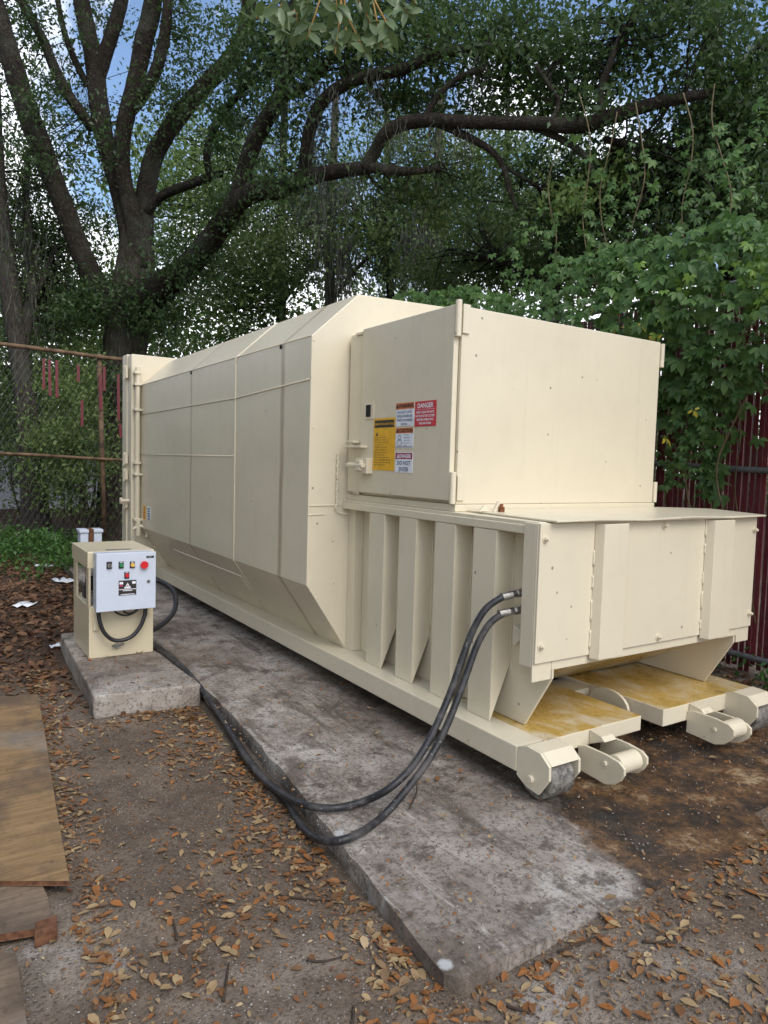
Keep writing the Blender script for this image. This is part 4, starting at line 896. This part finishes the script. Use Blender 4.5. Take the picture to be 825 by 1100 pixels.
# near branch hanging into the top of the view
NB = empty('overhanging_branch', (.9, 2.6, 4.4), 'pale green leafy branch tips hanging near the camera at the top of the view', 'branch')
tips = [(275,20),(300,8),(318,26),(330,42),(362,12),(352,34),(385,4),(398,28),(360,58),(372,46),(410,52),(392,56),(438,14),(446,4),(330,4),(300,38),(425,-10),(400,-8),(280,-10),(345,-15),(418,30)]
nbs = MB(); hub = [at(330,-260,3.6), at(350,-160,3.4), at(360,-70,3.3)]; nlb = MB(); nlb.tube([at(330,-60,10.7), at(345,-210,8.6), at(335,-330,6.2), at(325,-380,4.6)]+hub, [.07,.06,.045,.03,.02,.014,.010], 8); nlb.build('limb', M['barkl'], NB, smooth=True)
RC, RN, RD, RL = [], [], [], []
for u, v in tips:
    d = random.uniform(3.0, 3.4); e = at(u, v, d); h = hub[2]+(hub[1]-hub[2])*random.random(); nbs.tube([h, (h+e)/2+rng.normal(size=3)*.05+np.array([0,0,.03]), e], [.008,.006,.0035], 5, spline=4)
    ax = unit((e-h)[None])[0]
    for k in range(random.randint(8, 12)):
        t = random.uniform(-.10, .01); q = e+ax*t; dd = unit((rand_dir(1)[0]*1.0+ax*.25)[None])[0]
        RC.append(q); RD.append(dd); RN.append(unit((-ray(u,v)/np.linalg.norm(ray(u,v))+np.array([0,0,.35])+rng.normal(size=3)*.38)[None])[0]); RL.append(random.uniform(.06, .105))
V, F = leaflet_arrays(np.array(RC), np.array(RN), np.array(RD), np.array(RL), np.array(RL)*.42)
arrays('foliage', V, F, M['nearleaf'], NB); nbs.build('stems', M['twigo'], NB, smooth=True)

# overhead wires
for (u0, v0), (u1, v1), lab in (((-60,190), (330,118), 'lower thin overhead wire crossing the sky behind the oak limbs'), ((-60,140), (330,10), 'upper thin overhead wire crossing the sky behind the oak limbs')):
    a, c = at(u0, v0, 19), at(u1, v1, 19); e = (c-a); a2, c2 = a-e*1.5, c+e*1.5
    tag(MB().tube([a2, a, (a+c)/2-np.array([0,0,.06]), c, c2], .008, 6, spline=3).build('overhead_wire', M['stk']), lab, 'wire', 'overhead wires')

# ---------------------------------------------------------------- things on the ground
def on_ground(x, y):
    x = np.asarray(x); y = np.asarray(y); z = gh(x, y)
    slab = (x > 1.37+.065*np.clip(y-1.7, 0, 4)) & (x < 5.0) & (y > 1.63) & (y < 11)
    z = np.where(slab, 0.0, z)
    pad = (x > .93) & (x < 1.6) & (y > 4.72) & (y < 6.6); return np.where(pad, .05, z), slab, pad
def scatter(n, x0, x1, y0, y1, dens):
    out = np.zeros((0, 2))
    while len(out) < n:
        p = np.stack([rng.uniform(x0, x1, n*2), rng.uniform(y0, y1, n*2)], 1); k = rng.random(len(p)) < dens(p[:, 0], p[:, 1]); out = np.concatenate([out, p[k]])
    return out[:n]
def litter(name, p, L, mat, label, tilt=.3):
    z, s, pdm = on_ground(p[:, 0], p[:, 1]); n = len(p); C = np.stack([p[:, 0], p[:, 1], z+rng.uniform(.004, .013, n)], 1)
    N = unit(np.array([0, 0, 1.])+rng.normal(size=(n, 3))*tilt); a = rng.uniform(0, 6.28, n); D = np.stack([np.cos(a), np.sin(a), 0*a], 1); D = unit(D-N*np.sum(N*D, 1, keepdims=True))
    ln = L*rng.uniform(.35, 1.5, n); V, F = leaflet_arrays(C-D*ln[:, None]*.5, N, D, ln, ln*rng.uniform(.38, .62, n))
    return tag(arrays(name, V, F, mat), label, 'leaf litter', kind='stuff')
def clumpy(x, y): return .5+.5*np.sin(3.1*x+2*np.sin(1.7*y))*np.sin(2.7*y+1.3*np.sin(2.3*x))
def d_near(x, y):
    z, s, pdm = on_ground(x, y); e = 1.372+.062*np.clip(y-1.7, 0, 4)
    edge = 1.6*np.exp(-((x-(e-.07))/.08)**2)*(y > 1.6)*(y < 4.6); front = np.exp(-((y-1.52)/.12)**2)*(x > 1.2); brd = np.exp(-((x-(.50+.075*(y-2.9)))/.10)**2)*(y < 6)
    padf = np.exp(-((y-4.62)/.10)**2)*(x > .8)*(x < 1.6)
    d = .045+.6*clumpy(x, y)**4+.9*edge+.55*front+.9*brd+.8*padf+.03*(y < 1.7)
    return np.where(pdm, .02, np.where(s, .012, np.where((x < .45+.08*(y-2.85)) & (y > 2.0) & (y < 5.4), .05, d)))
litter('leaf_fragments', scatter(11000, -.6, 5.2, .7, 6.0, lambda x, y: .12+d_near(x, y)), .017, M['litter'], 'crumbled bits of fallen leaves over the dirt', .4)
litter('fallen_leaves', scatter(4600, -.6, 5.4, .7, 6.2, d_near), .040, M['litter'], 'scattered orange and tan fallen leaves on the dirt around the slab', .16)
def d_far(x, y): z, s, pdm = on_ground(x, y); return np.where(s | pdm, .0, np.clip((y-4.6)/1.8, .03, 1))
litter('leaf_carpet', scatter(15000, -3.5, 1.75, 4.4, 12.5, d_far), .075, M['litterb'], 'thick carpet of brown fallen leaves left of the power unit', .45)
litter('fence_leaves', scatter(1500, 4.75, 5.6, 1.4, 9, lambda x, y: np.where(x > 5, .9, .25)), .07, M['litterb'], 'brown leaves gathered along the foot of the maroon fence', .4)
# grit and crumbs
p = scatter(15000, -.4, 5.0, .7, 5.5, lambda x, y: np.clip(.25+.75*clumpy(x*1.7, y*1.3), 0, 1)*(np.clip(1.6-y*.25, .15, 1))); z, s, pdm = on_ground(p[:, 0], p[:, 1]); n = len(p)
rr = .002+.005*rng.random(n)**4; base = np.array([[1,0,0],[-1,0,0],[0,1,0],[0,-1,0],[0,0,.7],[0,0,-.7]]); C = np.stack([p[:, 0], p[:, 1], z+rr*.3], 1)
V = (C[:, None]+base[None]*rr[:, None, None]*rng.uniform(.6, 1.3, (n, 6, 1))).reshape(-1, 3)
tri = np.array([[0,2,4],[2,1,4],[1,3,4],[3,0,4],[2,0,5],[1,2,5],[3,1,5],[0,3,5]]); F = ((np.arange(n)*6)[:, None, None]+tri[None]).reshape(-1, 3)
def grit_mat():
    t = NT('grit'); r = t.n('ShaderNodeNewGeometry').outputs['Random Per Island']
    c = t.ramp(r, (0, (.05, .04, .03, 1)), (.35, (.16, .12, .09, 1)), (.7, (.26, .22, .18, 1)), (1, (.42, .39, .35, 1))); t.bsdf(c, .9, .2); return t.m
tag(arrays('grit', V, F, grit_mat()), 'loose grit and small pale stones on the dirt and slab', 'gravel', kind='stuff')
# twigs lying about
tp = [(300,935,70,8,.3),(262,900,30,-28,.3),(440,870,6,-30,0),(380,1060,-30,40,0),(240,1055,6,-40,0),(600,1010,40,-10,0),(545,1060,30,10,0),(690,1010,50,-14,0),(190,985,-8,-30,0),(330,1012,40,-4,0)]
for i, (u, v, du, dv, k) in enumerate(tp):
    a, c = on(u, v, 'z', 0), on(u+du, v+dv, 'z', 0); m = (a+c)/2+rng.normal(size=3)*.02
    pts = []
    for q in (a, m, c): z, _, _ = on_ground(q[:1], q[1:2]); pts.append((q[0], q[1], float(z[0])+.008))
    lab = ['forked dark twig lying left of the slab edge','short curved twig near the dropped hose','thin twig lying on the slab beside the hoses','long bent twig at the bottom edge of the view','small twig standing out near the bottom left','twig lying just in front of the slab edge','twig among orange leaves at the bottom','twig on the dirt at the lower right','short twig beside the bottom boards','dark twig lying left of the slab corner'][i]
    tag(MB().tube(pts, [.005,.004,.002], 6, spline=4).build('fallen_twig', M['twig'], smooth=True), lab, 'twig', 'twigs on the ground')
# scraps of white paper and plastic
for i, (u, v, w, h) in enumerate(((27,652,16,6),(47,615,14,6),(70,628,14,9),(60,698,9,3),(92,612,9,5),(26,768,6,4))):
    c = on(u, v, 'z', -.1); s_ = np.linalg.norm(c-EYE)/FPX; z, _, _ = on_ground(c[:1], c[1:2]); b = MB(); g = 5; vs_ = []
    a = random.uniform(-.4, .4)
    for r_ in range(g):
        for q in range(g):
            x = (q/(g-1)-.5)*w*s_*1.1; y = (r_/(g-1)-.5)*h*s_*3.0; x, y = x*math.cos(a)-y*math.sin(a), x*math.sin(a)+y*math.cos(a)
            vs_.append((c[0]+x, c[1]+y, float(z[0])+.012+random.random()*.035))
    b.add(vs_, [(r_*g+q, r_*g+q+1, (r_+1)*g+q+1, (r_+1)*g+q) for r_ in range(g-1) for q in range(g-1)])
    o = b.build('paper_scrap', M['white'], smooth=True); so_ = o.modifiers.new('thick', 'SOLIDIFY'); so_.thickness = .002
    lab = ['crumpled white paper strip on the leaf carpet, largest of the scraps','flat white paper scrap near the green weeds','torn white plastic scrap close left of the power unit','white paper scrap beside the edge of the small concrete pad','white scrap lying behind the power unit opening','tiny white scrap near the plywood sheet'][i]
    tag(o, lab, 'litter', 'paper scraps on the leaves')
# weeds at the left
wc = []
for k in range(420):
    u, v = random.gauss(40, 45), random.gauss(592, 11)
    if -60 < u < 120: q = on(u, max(v, 565), 'z', -.05); wc.append(q)
wc = np.array(wc); wc = wc[wc[:, 1] < 14]; z, _, _ = on_ground(wc[:, 0], wc[:, 1]); wc[:, 2] = z+rng.uniform(.03, .42, len(wc))*rng.random(len(wc))+.03
V, F = crown_leaves(wc, 16, rng.uniform(.07, .16, len(wc)), .075); V[:, 2] = np.maximum(V[:, 2], -.08)
tag(arrays('weeds', V, F, M['weed']), 'low bright green weeds at the foot of the left fence', 'weeds', kind='stuff')
wc = np.array([[random.uniform(5.1, 5.5), random.uniform(2.2, 6), random.uniform(.0, .25)] for _ in range(50)]); V, F = crown_leaves(wc, 12, rng.uniform(.05, .1, 50), .06); V[:, 2] = np.maximum(V[:, 2], -.01)
tag(arrays('fence_weeds', V, F, M['weed']), 'small green weeds at the foot of the maroon fence', 'weeds', kind='stuff')
for i, (u, v, h) in enumerate(((88,545,120),(47,590,60),(18,588,55))):
    pass

# ---------------------------------------------------------------- camera, light, sky
cd = bpy.data.cameras.new('camera'); co = bpy.data.objects.new('camera', cd); COL.objects.link(co); SC.camera = co
Rm = Matrix((CM[0], -CM[1], -CM[2])).transposed(); co.matrix_world = Matrix.Translation(EYE) @ Rm.to_4x4()
cd.sensor_fit = 'HORIZONTAL'; cd.sensor_width = 36; cd.lens = 36*FPX/825; cd.clip_end = 2000; cd.clip_start = .05
EL, AZ = R(47), R(178)                                   # sun height; bearing clockwise from +Y
sd = Vector((math.sin(AZ)*math.cos(EL), math.cos(AZ)*math.cos(EL), math.sin(EL)))
sl_ = bpy.data.lights.new('sun', 'SUN'); sl_.energy = 1.1; sl_.angle = R(36); sl_.color = (1, .96, .88)
sob = bpy.data.objects.new('sun', sl_); COL.objects.link(sob); sob.rotation_euler = sd.to_track_quat('Z', 'Y').to_euler(); sob.location = (0, -5, 20)
W = bpy.data.worlds.new('World'); SC.world = W; W.use_nodes = True; nt = W.node_tree; nt.nodes.clear()
out = nt.nodes.new('ShaderNodeOutputWorld'); bgn = nt.nodes.new('ShaderNodeBackground'); sky = nt.nodes.new('ShaderNodeTexSky')
sky.sky_type = 'NISHITA'; sky.sun_disc = False; sky.sun_elevation = EL; sky.sun_rotation = AZ; sky.air_density = 1.0; sky.dust_density = 1.0; sky.ozone_density = 2.0
tcn = nt.nodes.new('ShaderNodeTexCoord'); nz = nt.nodes.new('ShaderNodeTexNoise'); nz.inputs['Scale'].default_value = 3.1; nz.inputs['Detail'].default_value = 7; nz.inputs['Roughness'].default_value = .6
rp_ = nt.nodes.new('ShaderNodeValToRGB'); rp_.color_ramp.elements[0].position = .50; rp_.color_ramp.elements[1].position = .62
mxn = nt.nodes.new('ShaderNodeMix'); mxn.data_type = 'RGBA'; mxn.inputs[7].default_value = (9, 9.1, 9.5, 1)
nt.links.new(tcn.outputs['Generated'], nz.inputs[0]); sx = nt.nodes.new('ShaderNodeSeparateXYZ'); nt.links.new(tcn.outputs['Generated'], sx.inputs[0])
lo_ = nt.nodes.new('ShaderNodeMapRange'); lo_.inputs[1].default_value = .40; lo_.inputs[2].default_value = .08; nt.links.new(sx.outputs[2], lo_.inputs[0])
ad_ = nt.nodes.new('ShaderNodeMath'); ad_.operation = 'MULTIPLY_ADD'; ad_.inputs[1].default_value = .22; nt.links.new(lo_.outputs[0], ad_.inputs[0]); nt.links.new(nz.outputs['Fac'], ad_.inputs[2])
nt.links.new(ad_.outputs[0], rp_.inputs[0]); nt.links.new(rp_.outputs[0], mxn.inputs[0])
nt.links.new(sky.outputs[0], mxn.inputs[6]); nt.links.new(mxn.outputs[2], bgn.inputs[0]); nt.links.new(bgn.outputs[0], out.inputs[0]); bgn.inputs[1].default_value = .135
vs_ = SC.view_settings; vs_.view_transform = 'Standard'; vs_.look = 'None'; vs_.gamma = 1; vs_.use_curve_mapping = False; vs_.exposure = .75
SC.cycles.max_bounces = 4; SC.cycles.diffuse_bounces = 3; SC.cycles.glossy_bounces = 2; SC.cycles.transmission_bounces = 2; SC.cycles.transparent_max_bounces = 4
